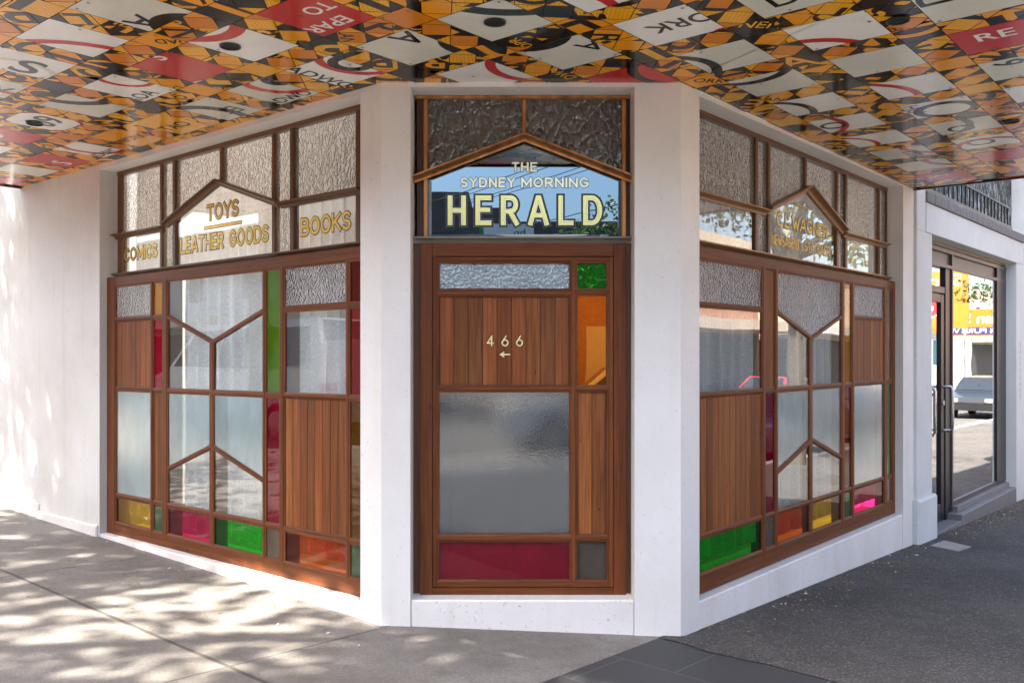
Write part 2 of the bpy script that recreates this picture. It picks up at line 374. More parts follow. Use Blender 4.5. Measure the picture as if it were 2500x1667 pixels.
ALPHA = {'4': (.75, [[(.72, 0), (.72, 1), (0, .28), (1, .28)]]), '6': (.75, [_arc(.5, .31, .5, .31, 130, 490, 24), [(.06, .42), (.66, 1)]]), '<': (1, [[(.35, 1), (0, .5), (.35, 0)], [(0, .5), (1, .5)]]), 'A': (1, [[(0, 0), (.45, 1), (.55, 1), (1, 0)], [(.17, .3), (.83, .3)]]), 'B': (.8, [[(.0, .54), (.6, .54)]+_arc(.6, .27, .4, .27, 90, -90)+[(0, 0), (0, 1), (.55, 1)]+_arc(.55, .77, .38, .23, 90, -90)+[(.3, .54)]]),
 'C': (.85, [_arc(.55, .5, .55, .5, 45, 315, 22)]), 'D': (.9, [[(.45, 0), (0, 0), (0, 1), (.45, 1)]+_arc(.45, .5, .55, .5, 90, -90, 16)]), 'E': (.72, [[(1, 1), (0, 1), (0, 0), (1, 0)], [(0, .52), (.9, .52)]]),
 'G': (.9, [_arc(.52, .5, .52, .5, 45, 300, 22)+[(.98, .2), (.98, .46), (.6, .46)]]), 'H': (.85, [[(0, 0), (0, 1)], [(1, 0), (1, 1)], [(0, .5), (1, .5)]]), 'I': (.0, [[(0, 0), (0, 1)]]),
 'K': (.85, [[(0, 0), (0, 1)], [(.95, 1), (.0, .4)], [(.3, .58), (1, 0)]]), 'L': (.68, [[(0, 1), (0, 0), (1, 0)]]), 'M': (1.05, [[(0, 0), (0, 1), (.5, .22), (1, 1), (1, 0)]]), 'N': (.85, [[(0, 0), (0, 1), (1, 0), (1, 1)]]),
 'O': (.95, [_arc(.5, .5, .5, .5, 90, 450, 28)]), 'R': (.82, [[(0, 0), (0, 1), (.55, 1)]+_arc(.55, .73, .42, .27, 90, -90)+[(0, .46)], [(.5, .46), (1, 0)]]),
 'S': (.72, [_arc(.5, .75, .48, .25, 30, 270, 14)+_arc(.5, .25, .5, .25, 90, -150, 14)[1:]]), 'T': (.8, [[(0, 1), (1, 1)], [(.5, 1), (.5, 0)]]), 'W': (1.25, [[(0, 1), (.26, 0), (.5, .8), (.74, 0), (1, 1)]]),
 'Y': (.85, [[(0, 1), (.5, .48), (1, 1)], [(.5, .48), (.5, 0)]]), '&': (.8, [[(1, .45)]+_arc(.42, .25, .42, .25, 0, -250, 16)+[(.7, .72)]+_arc(.45, .82, .24, .18, -10, 200, 12)+[(1, 0)]]), '.': (.0, [[(0, .0), (0, .02)]]), ' ': (.3, [])}
def stroke_text(mb, txt, box, n, mp, m, th, edge=0.0, sp=None):
    """sign-writer's capitals: uniform strokes th wide, grown by edge for the outline"""
    s0, z0, s1, z1 = box; sp = .7*th if sp is None else sp; ws = [ALPHA[c][0] for c in txt]
    uw = ((s1-s0)-len(txt)*th-sp*(len(txt)-1))/sum(ws); x = s0; hh = (z1-z0)-th; k = 0
    for jj, (c, w_) in enumerate(zip(txt, ws)):
        sts = []
        for st in ALPHA[c][1]:
            cur = [st[0]]
            for i in range(1, len(st)):
                cur.append(st[i])
                if i < len(st)-1:
                    v0 = Vector(((st[i][0]-st[i-1][0])*w_*uw, (st[i][1]-st[i-1][1])*hh)); v1 = Vector(((st[i+1][0]-st[i][0])*w_*uw, (st[i+1][1]-st[i][1])*hh))
                    if v0.length > 1e-6 and v1.length > 1e-6 and v0.normalized().dot(v1.normalized()) < -.1: sts.append(cur); cur = [st[i]]
            sts.append(cur)
        for st in sts:
            P = [Vector((x+th/2+p[0]*w_*uw, z0+th/2+p[1]*hh)) for p in st]; closed = (P[0]-P[-1]).length < 1e-5 and len(P) > 8
            Q = [P[0]]
            for p in P[1:]:
                if (p-Q[-1]).length > 1e-4: Q.append(p)
            P = Q; hw = th/2+edge
            if not closed:
                P[0] = P[0]-(P[1]-P[0]).normalized()*hw; P[-1] = P[-1]+(P[-1]-P[-2]).normalized()*hw
            L, Rr = [], []
            N = len(P)
            for i in range(N):
                d0 = (P[i]-P[i-1]).normalized() if i else ((P[0]-P[-2]).normalized() if closed else (P[1]-P[0]).normalized())
                d1 = (P[i+1]-P[i]).normalized() if i < N-1 else ((P[1]-P[0]).normalized() if closed else d0)
                n0_ = Vector((-d0.y, d0.x)); n1_ = Vector((-d1.y, d1.x)); v = (n0_+n1_)/max(1+n0_.dot(n1_), .5); L.append(P[i]+v*hw); Rr.append(P[i]-v*hw)
            for i in range(N-1):
                nn = n+.0003*(jj % 2)+.00003*(k % 9); k += 1
                mb.face([mp(*(q.x, nn, q.y)) for q in (L[i], L[i+1], Rr[i+1], Rr[i])], m)
        x += w_*uw+th+sp
def letters(mb, txt, box, n, mp, m, offset=0.0, grow=0.0, gap=0.0):
    """fit txt into box (s0,z0,s1,z1) on a wall at depth n"""
    T, (x0, y0, x1, y1) = glyph(txt, offset); T0, (bx0, by0, bx1, by1) = glyph(txt, gap)
    s0, z0, s1, z1 = box
    kx = (s1-s0)/(bx1-bx0); ky = (z1-z0)/(by1-by0)
    for t in T: mb.face([mp(s0+(p[0]-bx0)*kx, n, z0+(p[1]-by0)*ky) for p in t], m)

# ------------------------------------------------------------------ plan: three walls meeting at a cut corner
CL = Vector((-.7355, 5.1)); CR = Vector((.950, 5.1))
dL = Vector((-.76349, .64582)); dR = Vector((.64600, .76333)); nL = Vector((-.64582, -.76349)); nR = Vector((.76333, -.64600))
CZ = 3.09
def WL(s, n, z):     # left wall: s = -t
    p = CL+dL*(-s)+nL*n; return (p.x, p.y, z-.031+.0038*s)
def WR(s, n, z):
    p = CR+dR*s+nR*n; return (p.x, p.y, z+.0235+.0034*s)
def WC(s, n, z): return (s, 5.1-n, z)
def PQ(p, q): v = CR+dR*p+nR*q; return (v.x, v.y)
def gz(x, y): return .1045-.0393*12*math.tanh(x/12)-.01995*12*math.tanh(y/12)

# ------------------------------------------------------------------ ground
def m_concrete():
    t = NT('pavement_concrete'); tc = t.n('TexCoord'); uv = t.n('UVMap').outputs[0]; v = t.coords()
    n1 = t.noise(v, 1.1, 6, .65); n2 = t.noise(v, 70, 4, .75); n3 = t.noise(v, 7, 6, .7); n4 = t.noise(v, 110, 3, .6)
    c = t.ramp(n1, [(.3, (.165, .150, .132)), (.5, (.235, .218, .196)), (.72, (.31, .29, .265))])
    c = t.mixc(t.math('MULTIPLY', t.ramp(n2, [(.35, (1, 1, 1)), (.62, (0, 0, 0))]), .55), c, (.10, .088, .072))
    c = t.mixc(t.math('MULTIPLY', t.ramp(n3, [(.5, (0, 0, 0)), (.7, (1, 1, 1))]), .5), c, (.13, .115, .095))
    c = t.mixc(t.ramp(n4, [(.66, (0, 0, 0)), (.72, (1, 1, 1))]), c, (.36, .33, .29))
    sp = t.n('SeparateXYZ'); t.l(uv, sp.inputs[0])
    wob = t.math('MULTIPLY', t.math('SUBTRACT', t.noise(v, 3.0, 3), .5), .012)
    jp = t.math('ABSOLUTE', t.math('ADD', t.math('ADD', sp.outputs[0], 2.088), wob))
    q = t.math('SUBTRACT', t.math('ABSOLUTE', t.math('SUBTRACT', t.math('MODULO', t.math('ADD', t.math('ADD', sp.outputs[1], 1.3+1.2), 60*2.5), 2.5), 1.25)), 0)
    jq = t.math('ABSOLUTE', t.math('SUBTRACT', q, .0)); jq = t.math('ADD', jq, wob)
    m1 = t.ramp(jp, [(0.010, (1, 1, 1)), (.016, (0, 0, 0))]); m2 = t.ramp(jq, [(.004, (1, 1, 1)), (.008, (0, 0, 0))])
    j = t.math('MAXIMUM', m1, m2)
    c = t.mixc(t.math('MULTIPLY', j, .8), c, (.07, .062, .055))
    hgt = t.math('SUBTRACT', t.math('ADD', t.math('MULTIPLY', n2, .5), n3), t.math('MULTIPLY', j, 4))
    t.princ(c, .8, 0, .3, t.bump(hgt, .35, .006)); return t.m
def m_asphalt(name, base, spk, worn=.5):
    t = NT(name); v = t.coords()
    n1 = t.noise(v, .8, 6, .7); n2 = t.noise(v, 75, 4, .8); n5 = t.noise(v, 3.5, 6, .75); n6 = t.noise(v, 18, 4, .7)
    vo = t.n('TexVoronoi'); vo.inputs['Scale'].default_value = 125; t.l(v, vo.inputs['Vector'])
    sp = t.n('SeparateXYZ'); t.l(vo.outputs['Color'], sp.inputs[0])
    c = t.ramp(n1, [(.35, [x*.72 for x in base]), (.65, [x*1.25 for x in base])])
    c = t.mixc(t.ramp(n2, [(.36, (.8, .8, .8)), (.6, (0, 0, 0))]), c, [x*.28 for x in base])
    c = t.mixc(t.math('MULTIPLY', t.ramp(sp.outputs[0], [(.88, (0, 0, 0)), (.96, (1, 1, 1))]), .5), c, spk)
    c = t.mixc(t.math('MULTIPLY', t.ramp(n5, [(.5, (0, 0, 0)), (.7, (1, 1, 1))]), worn), c, [x*.5 for x in base])
    c = t.mixc(t.math('MULTIPLY', t.ramp(n6, [(.6, (0, 0, 0)), (.72, (1, 1, 1))]), .3), c, [x*1.7 for x in base])
    t.princ(c, .85, 0, .25, t.bump(t.math('ADD', n2, t.math('MULTIPLY', sp.outputs[0], .5)), .8, .012)); return t.m
def m_paver():
    t = NT('dark_stone_tiles'); uv = t.n('UVMap').outputs[0]; v = t.coords()
    b = t.n('TexBrick'); t.l(uv, b.inputs['Vector']); b.inputs['Scale'].default_value = 1
    b.inputs['Color1'].default_value = (.032, .033, .035, 1); b.inputs['Color2'].default_value = (.046, .047, .049, 1); b.inputs['Mortar'].default_value = (.15, .145, .14, 1)
    b.inputs['Mortar Size'].default_value = .0035; b.inputs['Brick Width'].default_value = .60; b.inputs['Row Height'].default_value = .45; b.inputs['Mortar Smooth'].default_value = 0
    n = t.noise(v, 6, 6, .6); n2 = t.noise(v, 220, 2)
    c = t.mixc(t.math('MULTIPLY', n, .7), b.outputs[0], (.045, .045, .048)); c = t.mixc(t.math('MULTIPLY', n2, .35), c, (.12, .12, .12))
    t.princ(c, .6, 0, .25, t.bump(t.math('SUBTRACT', t.math('MULTIPLY', n2, .3), b.outputs['Fac']), .3, .004)); return t.m
MT['concrete'] = m_concrete(); MT['asphalt'] = m_asphalt('footpath_asphalt', (.128, .118, .108), (.34, .32, .29), .7); MT['road'] = m_asphalt('road_asphalt', (.15, .146, .14), (.2, .19, .18))
MT['paver'] = m_paver(); MT['kerbstone'] = plain('kerb_stone', (.30, .29, .27), .8, 0, .3, .3, 5)
MT['grasslike'] = plain('line_paint', (.7, .7, .66), .6)

def slab(name, p0, p1, q0, q1, m, dz=0.0, step=.6, kind='structure', uv=None):
    mb = MB(); NP = max(1, int((p1-p0)/step)); NQ = max(1, int((q1-q0)/step))
    i0 = 0
    for i in range(NP+1):
        for j in range(NQ+1):
            p = p0+(p1-p0)*i/NP; q = q0+(q1-q0)*j/NQ; x, y = PQ(p, q); mb.v.append((x, y, gz(x, y)+dz))
    mi = mb.mat(m)
    for i in range(NP):
        for j in range(NQ):
            a = i*(NQ+1)+j; mb.f.append((a, a+NQ+1, a+NQ+2, a+1))
            for ii, jj in ((i, j), (i+1, j), (i+1, j+1), (i, j+1)):
                p = p0+(p1-p0)*ii/NP; q = q0+(q1-q0)*jj/NQ; mb.uv.append(uv(p, q) if uv else (p, q))
            mb.tint += [(1, 1, 1)]*4; mb.mi.append(mi); mb.sm.append(True)
    o = mb.build(name)
    if kind: o['kind'] = kind
    return o
slab('road', -160, 160, -160, 160, 'road', -.17, 4)
slab('concrete_pavement', -5.7, .25, -60, -.08, 'concrete', 0)
slab('stone_tile_paving', -5.7, -.12, -.076, 4.4, 'paver', .002, uv=lambda p, q: (q+.31, p+.12))
slab('asphalt_footpath', -.12, 60, -.5, 4.4, 'asphalt', 0)
mb = MB(); rj = random.Random(12); ed_ = [(-.12+rj.uniform(-.022, .03), -.076+i*.09) for i in range(50)]     # ragged edge of the asphalt where it laps the tiles
for a_, b_ in zip(ed_[:-1], ed_[1:]):
    q4 = [a_, (.02, a_[1]), (.02, b_[1]), b_]; xy = [PQ(*u) for u in q4]
    mb.face([(x, y, gz(x, y)+.006) for x, y in xy], 'asphalt', q4)
mb.build('asphalt_edge')['kind'] = 'structure'
def kerb(p0, p1, q0, q1):
    mb = MB(); N = 30
    for k in range(N):
        for (a, b) in (((p0, q0), (p1, q1)),):
            L = (p1-p0, q1-q0); horiz = abs(L[0]) > abs(L[1])
            if horiz: A, B = p0+(p1-p0)*k/N, p0+(p1-p0)*(k+1)/N; c = [(A, q0), (B, q0), (B, q1), (A, q1)]
            else: A, B = q0+(q1-q0)*k/N, q0+(q1-q0)*(k+1)/N; c = [(p0, A), (p1, A), (p1, B), (p0, B)]
            pts = [PQ(*u) for u in c]; top = [(x, y, gz(x, y)+.004) for x, y in pts]; bot = [(x, y, gz(x, y)-.25) for x, y in pts]
            mb.face(top, 'kerbstone')
            for i in range(4): mb.face([bot[i], bot[(i+1) % 4], top[(i+1) % 4], top[i]], 'kerbstone')
    o = mb.build('kerb'); o['kind'] = 'structure'
kerb(-5.95, -5.7, -60, 4.4); kerb(-5.7, 60, 4.4, 4.65)
slab('opposite_footpath', -18, -14, -60, 13.0, 'concrete', 0, 2); slab('opposite_footpath', 0, 90, 12.6, 16.2, 'concrete', 0, 2)
slab('forecourt', -60, -14, 13.0, 60, 'concrete', 0, 4)

# ------------------------------------------------------------------ the corner building
shop = empty('corner_shop_building', (0, 5.1, 0), 'white rendered corner shop with timber and coloured glass shopfronts under a road sign awning', 'building')
shop_inv = Matrix.Translation((0, -5.1, 0))
class PMB(MB):          # parts of the shop are built in world metres, then moved into its frame
    def build(s, name, parent=None, label=None, inv=None):
        s.v = [tuple(Vector(p)-Vector((0, 5.1, 0))) for p in s.v] if parent is shop else s.v
        return MB.build(s, name, parent, label)
def sub(mb, name, parent, label=None): return MB.build(mb, name, parent, label)
def shift(mb): mb.v = [(p[0], p[1]-5.1, p[2]) for p in mb.v]; return mb
def part(mb, name, parent, label=None): return MB.build(shift(mb), name, parent, label)

def prism_plan(mb, pts, z0, z1, m):
    n = len(pts); mb.face([(x, y, z1) for x, y in pts], m); mb.face([(x, y, z0) for x, y in pts[::-1]], m)
    for i in range(n):
        a, b = pts[i], pts[(i+1) % n]
        L = (Vector(b)-Vector(a)).length
        mb.face([(*a, z0), (*b, z0), (*b, z1), (*a, z1)], m, [(0, z0), (L, z0), (L, z1), (0, z1)])
def plan(side, t, n):
    if side == 'L': v = CL+dL*t+nL*n
    elif side == 'R': v = CR+dR*t+nR*n
    else: v = Vector((t, 5.1-n))
    return (v.x, v.y)
TOP = 4.3
mb = MB(); prism_plan(mb, [plan('L', .18, -.20), plan('L', .18, 0), tuple(CL), plan('C', -.572, 0), plan('C', -.572, -.30), (-.60, 5.42)], -.5, TOP, 'white'); part(mb, 'pilaster', shop)
mb = MB(); prism_plan(mb, [plan('C', .690, -.30), plan('C', .690, 0), tuple(CR), plan('R', .215, 0), plan('R', .215, -.20), (.75, 5.42)], -.5, TOP, 'white'); part(mb, 'pilaster', shop)
mb = MB(); prism_plan(mb, [plan('R', 3.956, 0), plan('R', 4.222, 0), plan('R', 4.222, -.25), plan('R', 3.956, -.25)], -.7, TOP, 'white'); part(mb, 'pilaster', shop)
mb = MB(); prism_plan(mb, [plan('L', 3.379, -.25), plan('L', 12, -.25), plan('L', 12, 0), plan('L', 3.379, 0)], -.5, TOP, 'dimmed_white'); part(mb, 'wall', shop)
# lintels
mb = MB(); mb.prism([(-3.38, 3.092), (-.18, 3.092), (-.18, 4.3), (-3.38, 4.3)], -.25, .0, WL, 'white', back=True); part(mb, 'lintel', shop)
mb = MB(); mb.prism([(.215, 3.036), (3.957, 3.036), (3.957, 4.25), (.215, 4.25)], -.25, .0, WR, 'white', back=True); part(mb, 'lintel', shop)
mb = MB(); mb.prism([(-.573, 3.066), (.691, 3.066), (.691, TOP-.02), (-.573, TOP-.02)], -.30, -.001, WC, 'white', back=True); part(mb, 'lintel', shop)
# plinths under the three fronts
mb = MB(); mb.prism([(-3.378, -.5), (-.181, -.5), (-.181, .172), (-3.378, .172)], -.22, -.004, WL, 'white_plinth', ch=.006); part(mb, 'plinth', shop)
mb = MB(); mb.prism([(.216, -.7), (3.955, -.7), (3.955, .100), (.216, .100)], -.22, -.004, WR, 'white_plinth', ch=.008); part(mb, 'plinth', shop)
mb = MB(); mb.prism([(-.571, -.5), (.689, -.5), (.689, .178), (-.571, .178)], -.16, -.006, WC, 'white_plinth', ch=.008); part(mb, 'plinth', shop)
# plinth course of the plain wall, two lengths of different height
mb = MB(); mb.prism([(-4.50, -.4), (-3.40, -.4), (-3.40, .235), (-4.50, .235)], -.02, .022, WL, 'white_plinth', ch=.008)
mb.prism([(-12, -.4), (-4.505, -.4), (-4.505, .30), (-12, .30)], -.02, .012, WL, 'white_plinth', ch=.006); part(mb, 'skirting', shop)

BEAD = .013
def glazing(frame, poly, mp, nface, nglass, fm, bd=BEAD):
    """bead ring round a visible pane"""
    poly = ccw(poly); outer = inset(poly, -bd); nb = nface-.004
    N = len(poly); k = random.uniform(.85, 1.2); tint = (k, k, k)
    for i in range(N):
        a, b, c, d = outer[i], outer[(i+1) % N], poly[(i+1) % N], poly[i]
        L = (Vector(b)-Vector(a)).length; o = random.random()*30
        frame.face([mp(a[0], nb, a[1]), mp(b[0], nb, b[1]), mp(c[0], nb-.004, c[1]), mp(d[0], nb-.004, d[1])], fm, [(o, o), (o+L, o), (o+L, o+bd), (o, o+bd)], tint)
        frame.face([mp(d[0], nb-.004, d[1]), mp(c[0], nb-.004, c[1]), mp(c[0], nglass-.004, c[1]), mp(d[0], nglass-.004, d[1])], fm, [(o, o), (o+L, o), (o+L, o+bd), (o, o+bd)], tint)
def pane(parent, poly, mp, n, m):
    mb = MB(); poly = inset(ccw(poly), -.004)
    mb.face([mp(a, n, b) for a, b in poly], m); return part(mb, 'pane', parent)
def planks(parent, s0, z0, s1, z1, mp, n, wd, warm=1.0):
    """one panel of vertical boards"""
    mb = MB(); N = max(1, round((s1-s0)/wd)); wd = (s1-s0)/N
    mb.prism([(s0-.02, z0-.02), (s1+.02, z0-.02), (s1+.02, z1+.02), (s0-.02, z1+.02)], n-.02, n-.006, mp, 'outline')
    for k in range(N):
        v = random.uniform(.72, 1.35)*warm; h = random.uniform(.9, 1.1)
        mb.prism([(s0+k*wd+.0012, z0-.015), (s0+(k+1)*wd-.0012, z0-.015), (s0+(k+1)*wd-.0012, z1+.015), (s0+k*wd+.0012, z1+.015)], n-.014, n+random.uniform(-.001, .001), mp, 'plank', (0, 1), .0022, (v, v*h, v*h*random.uniform(.85, 1.0)))
    return part(mb, 'plank_panel', parent)
R4 = lambda a, b, c, d: [(a, b), (c, b), (c, d), (a, d)]

def lower_window(mp, X, rows, F, out, label, sgn):
    """X: column edges as view-right positions; F: panes; out: outer rectangle"""
    fr = MB(); nf, ng = F
    s0, z0, s1, z1 = out
    return fr, nf, ng

# ---- shared builder for both side shopfronts (a = far/left window, mirrored layout given in wall coordinates)
def shopfront(side):
    if side == 'L':
        mp = WL; nf = -.06; f = lambda t: -t
        out = (3.378, .15, .172, 2.228)
        cols = dict(A=(3.235, 2.70), B=(2.648, 2.527), C=(2.437, 1.243), D=(1.200, 1.057), E=(.995, .395), F=(.352, .245)); mid = (1.88, 1.82)
        rr = dict(top=2.143, a0=1.908, a1=1.864, m0=1.357, m1=1.315, b0=.507, b1=.466, c0=.281)
        V = ((2.437, 1.90), (1.85, 1.703), (1.243, 1.90)); V2 = ((2.437, 1.866), (1.85, 1.672), (1.243, 1.868))
        G = ((2.437, .776), (1.85, .978), (1.243, .79)); G2 = ((2.437, .742), (1.85, .942), (1.243, .757))
        P = [('A', 'top', 'a0', 'pebbled'), ('A', 'a1', 'm0', 'planks'), ('A', 'm1', 'b0', 'frosted'), ('A', 'b1', 'c0', 'yellow'),
             ('B', 'top', 'a0', 'amber'), ('B', 'a1', 'm0', 'crimson'), ('B', 'm1', 'b0', 'planks'), ('B', 'b1', 'c0', 'dark_green'),
             ('D', 'top', 'm0', 'olive'), ('D', 'm1', 'b0', 'crimson'), ('D', 'b1', 'c0', 'smoky'),
             ('E', 'top', 'a0', 'pebbled'), ('E', 'a1', 'm0', 'clear'), ('E', 'm1', 'b0', 'planks'), ('E', 'b1', 'c0', 'orange'),
             ('F', 'top', 'a0', 'dark_red'), ('F', 'a1', 'm0', 'red'), ('F', 'm1', 'b0', 'brown'), ('F', 'b1', 'c0', 'dark_green')]
        vm = 'clear'; low = ('pink', 'green')
        lab = 'far shopfront window with clear, pink, green and yellow panes and vertical board panels'
    else:
        mp = WR; nf = -.068; f = lambda t: t
        out = (3.95, .20, .106, 2.186)
        cols = dict(A=(1.208, .30), B=(1.412, 1.272), C=(2.65, 1.468), D=(2.875, 2.723), E=(3.66, 2.942), F=(3.875, 3.752)); mid = (2.08, 2.013)
        rr = dict(top=2.100, a0=1.855, a1=1.817, m0=1.311, m1=1.270, b0=.463, b1=.426, c0=.231)
        V = ((2.65, 1.848), (2.066, 1.668), (1.468, 1.848)); V2 = ((2.65, 1.812), (2.066, 1.639), (1.468, 1.812))
        G = ((2.65, .742), (2.066, .923), (1.468, .742)); G2 = ((2.65, .703), (2.066, .884), (1.468, .705))
        P = [('A', 'top', 'a0', 'pebbled'), ('A', 'a1', 'm0', 'clear'), ('A', 'm1', 'b0', 'planks'), ('A', 'b1', 'c0', 'green'),
             ('B', 'top', 'm0', 'planks'), ('B', 'm1', 'b0', 'crimson'), ('B', 'b1', 'c0', 'smoky'),
             ('D', 'top', 'm0', 'amber'), ('D', 'm1', 'b0', 'orange'), ('D', 'b1', 'c0', 'dark_green'),
             ('E', 'top', 'a0', 'pebbled'), ('E', 'a1', 'm0', 'planks'), ('E', 'm1', 'b0', 'frosted'), ('E', 'b1', 'c0', 'pink'),
             ('F', 'top', 'm0', 'smoky'), ('F', 'm1', 'b0', 'dark_green'), ('F', 'b1', 'c0', 'smoky')]
        vm = 'pebbled'; low = ('yellow', 'orange')      # (far, near)
        lab = 'near shopfront window with pebbled gable pane, board panels and green, orange, yellow and pink panes'
    ng = nf-.014
    fr = MB(); b = BEAD; n0 = nf-.035
    to, ti, zb, zt = out[0], out[1], out[2], out[3]
    ts = lambda a, c: (min(f(a), f(c)), max(f(a), f(c)))
    def vbar(t0, t1, z0, z1, dn=0.0, m='jarrah'):
        a, c = ts(t0, t1); fr.prism(R4(a, z0, c, z1), n0, nf+dn, mp, m, (0, 1), .003, tuple([random.uniform(.8, 1.15)]*3))
    def hbar(t0, t1, z0, z1, dn=-.0022):
        a, c = ts(t0, t1); fr.prism(R4(a, z0, c, z1), n0, nf+dn, mp, 'jarrah', (1, 0), .003, tuple([random.uniform(.8, 1.15)]*3))
    C = cols
    big = sorted(C.values(), key=lambda x: x[0])
    # stiles and mullions between columns (bead laps over)
    ed = [('A', 'B'), ('B', 'C'), ('C', 'D'), ('D', 'E'), ('E', 'F')]
    lo = lambda k: min(C[k]); hi = lambda k: max(C[k])
    order = sorted(C, key=lambda k: lo(k))
    vbar(ti, lo(order[0])-b, zb, zt, .0015); vbar(hi(order[-1])+b, to, zb, zt, .0015)
    for k0, k1 in zip(order[:-1], order[1:]): vbar(hi(k0)+b, lo(k1)-b, zb+.05, zt-.05)
    hbar(ti, to, zb, rr['c0']-b, -.001); hbar(ti, to, rr['top']+b, zt, -.001)
    for k in order:
        t0, t1 = lo(k)-b-.01, hi(k)+b+.01
        for (u, d) in (('m0', 'm1'), ('b0', 'b1')): hbar(t0, t1, rr[d]+b, rr[u]-b)
        if k in 'AEBF' and not (k in ('D',)) :
            if any(p[0] == k and p[2] == 'a0' for p in P): hbar(t0, t1, rr['a1']+b, rr['a0']-b)
    # middle mullion of the gabled column
    t0, t1 = min(mid), max(mid)
    vbar(t0+b, t1-b, rr['c0']-b, V2[1][1]+.02, -.004)
    # slanted rails: V above and gable below
    for A_, B_ in ((V, V2), (G, G2)):
        for i in (0, 1):
            p0 = (f((A_[i][0]+B_[i][0])/2), (A_[i][1]+B_[i][1])/2); p1 = (f((A_[i+1][0]+B_[i+1][0])/2), (A_[i+1][1]+B_[i+1][1])/2)
            fr.bar(p0, p1, .026, n0, nf-.0012-.0005*i, mp, 'jarrah', .003, ext=.012)
    # deep timber lining behind the face, one fin per main mullion
    for k in ('A', 'C', 'E') if side == 'L' else ('A', 'C', 'E'):
        for tt in (lo(k)-.02, hi(k)+.02):
            a = f(tt); fr.prism(R4(a-.009, zb+.03, a+.009, zt-.03), nf-(.13 if side == 'L' else .09), n0+.002, mp, 'lining', (0, 1), 0)
    a = f((t0+t1)/2); fr.prism(R4(a-.009, zb+.03, a+.009, rr['m1']), nf-(.13 if side == 'L' else .07), n0+.002, mp, 'lining', (0, 1), 0)
    a, c = ts(ti, to); fr.prism(R4(a, zb-.02, c, zb+.03), nf-.30, n0+.001, mp, 'lining', (1, 0), 0)
    polys = []
    for k, u, d, m in P:
        a, c = ts(*C[k]); polys.append((R4(a, rr[d], c, rr[u]), m))
    F_ = lambda pts: [(f(x), z) for x, z in pts]
    Cl, Ch = lo('C'), hi('C')
    polys.append((F_([(V[0][0], rr['top']), V[0], V[1], V[2], (V[2][0], rr['top'])]), vm))
    polys.append((F_([(Ch, rr['m0']), (t1, rr['m0']), (t1, V2[1][1]+.004+(t1-V2[1][0])*.32), (Ch, V2[0][1])]), 'clear'))
    polys.append((F_([(Cl, rr['m0']), (t0, rr['m0']), (t0, V2[1][1]+.004+(V2[1][0]-t0)*.32), (Cl, V2[2][1])]), 'clear'))
    polys.append((F_([(Ch, rr['m1']), (t1, rr['m1']), (t1, G[1][1]-(t1-G[1][0])*.32), (Ch, G[0][1])]), 'frosted'))
    polys.append((F_([(Cl, rr['m1']), (t0, rr['m1']), (t0, G[1][1]-(G[1][0]-t0)*.32), (Cl, G[2][1])]), 'frosted'))
    polys.append((F_([(Ch, rr['b0']), (t1, rr['b0']), (t1, G2[1][1]-(t1-G2[1][0])*.32), (Ch, G2[0][1])]), 'clear'))
    polys.append((F_([(Cl, rr['b0']), (t0, rr['b0']), (t0, G2[1][1]-(G2[1][0]-t0)*.32), (Cl, G2[2][1])]), 'clear'))
    polys.append((F_([(Ch, rr['b1']), (t1, rr['b1']), (t1, rr['c0']), (Ch, rr['c0'])]), low[0]))
    polys.append((F_([(Cl, rr['b1']), (t0, rr['b1']), (t0, rr['c0']), (Cl, rr['c0'])]), low[1]))
    for poly, m in polys:
        if m == 'planks': glazing(fr, poly, mp, nf, nf-.008, 'jarrah', .010)
        else: glazing(fr, poly, mp, nf, ng, 'jarrah')
    win = part(fr, 'shopfront_window', shop, lab)
    win.location = (0, 0, 0)
    for poly, m in polys:
        if m == 'planks':
            xs = [p[0] for p in poly]; zs = [p[1] for p in poly]
            planks(win, min(xs), min(zs), max(xs), max(zs), mp, nf-.012, .077 if max(xs)-min(xs) > .2 else .06)
        else: pane(win, poly, mp, ng, m)
    # dust-dark stone strip under the timber
    return win

def moulding(mb, a, b, mp, n0, hgt, m, depth=.05):
    """cornice moulding along a-b: three stepped fillets, the top one deepest"""
    a = Vector(a); b = Vector(b); d = (b-a).normalized(); q = Vector((-d[1], d[0]))
    if q[1] < 0: q = -q
    pr = ((.0, .0), (.30, .0), (.34, .22), (.44, .42), (.62, .60), (.86, .70), (.92, .74), (1.0, .76), (1.0, 1.0), (.0, 1.0))
    ln = (b-a).length; o = random.random()*20; P = []
    for u, h in pr:
        ex = .014*h; P.append((n0+depth*u, a+q*hgt*h-d*ex, b+q*hgt*h+d*ex))
    for (u0, a0, b0), (u1, a1, b1) in zip(P[:-1], P[1:]):
        k = random.uniform(.92, 1.08)
        mb.face([mp(a0[0], u0, a0[1]), mp(b0[0], u0, b0[1]), mp(b1[0], u1, b1[1]), mp(a1[0], u1, a1[1])], m, [(o, o+u0), (o+ln, o+u0), (o+ln, o+u1+.02), (o, o+u1+.02)], (k, k, k))
    for i in (1, 2): mb.face([mp(p[i][0], p[0], p[i][1]) for p in P], m)

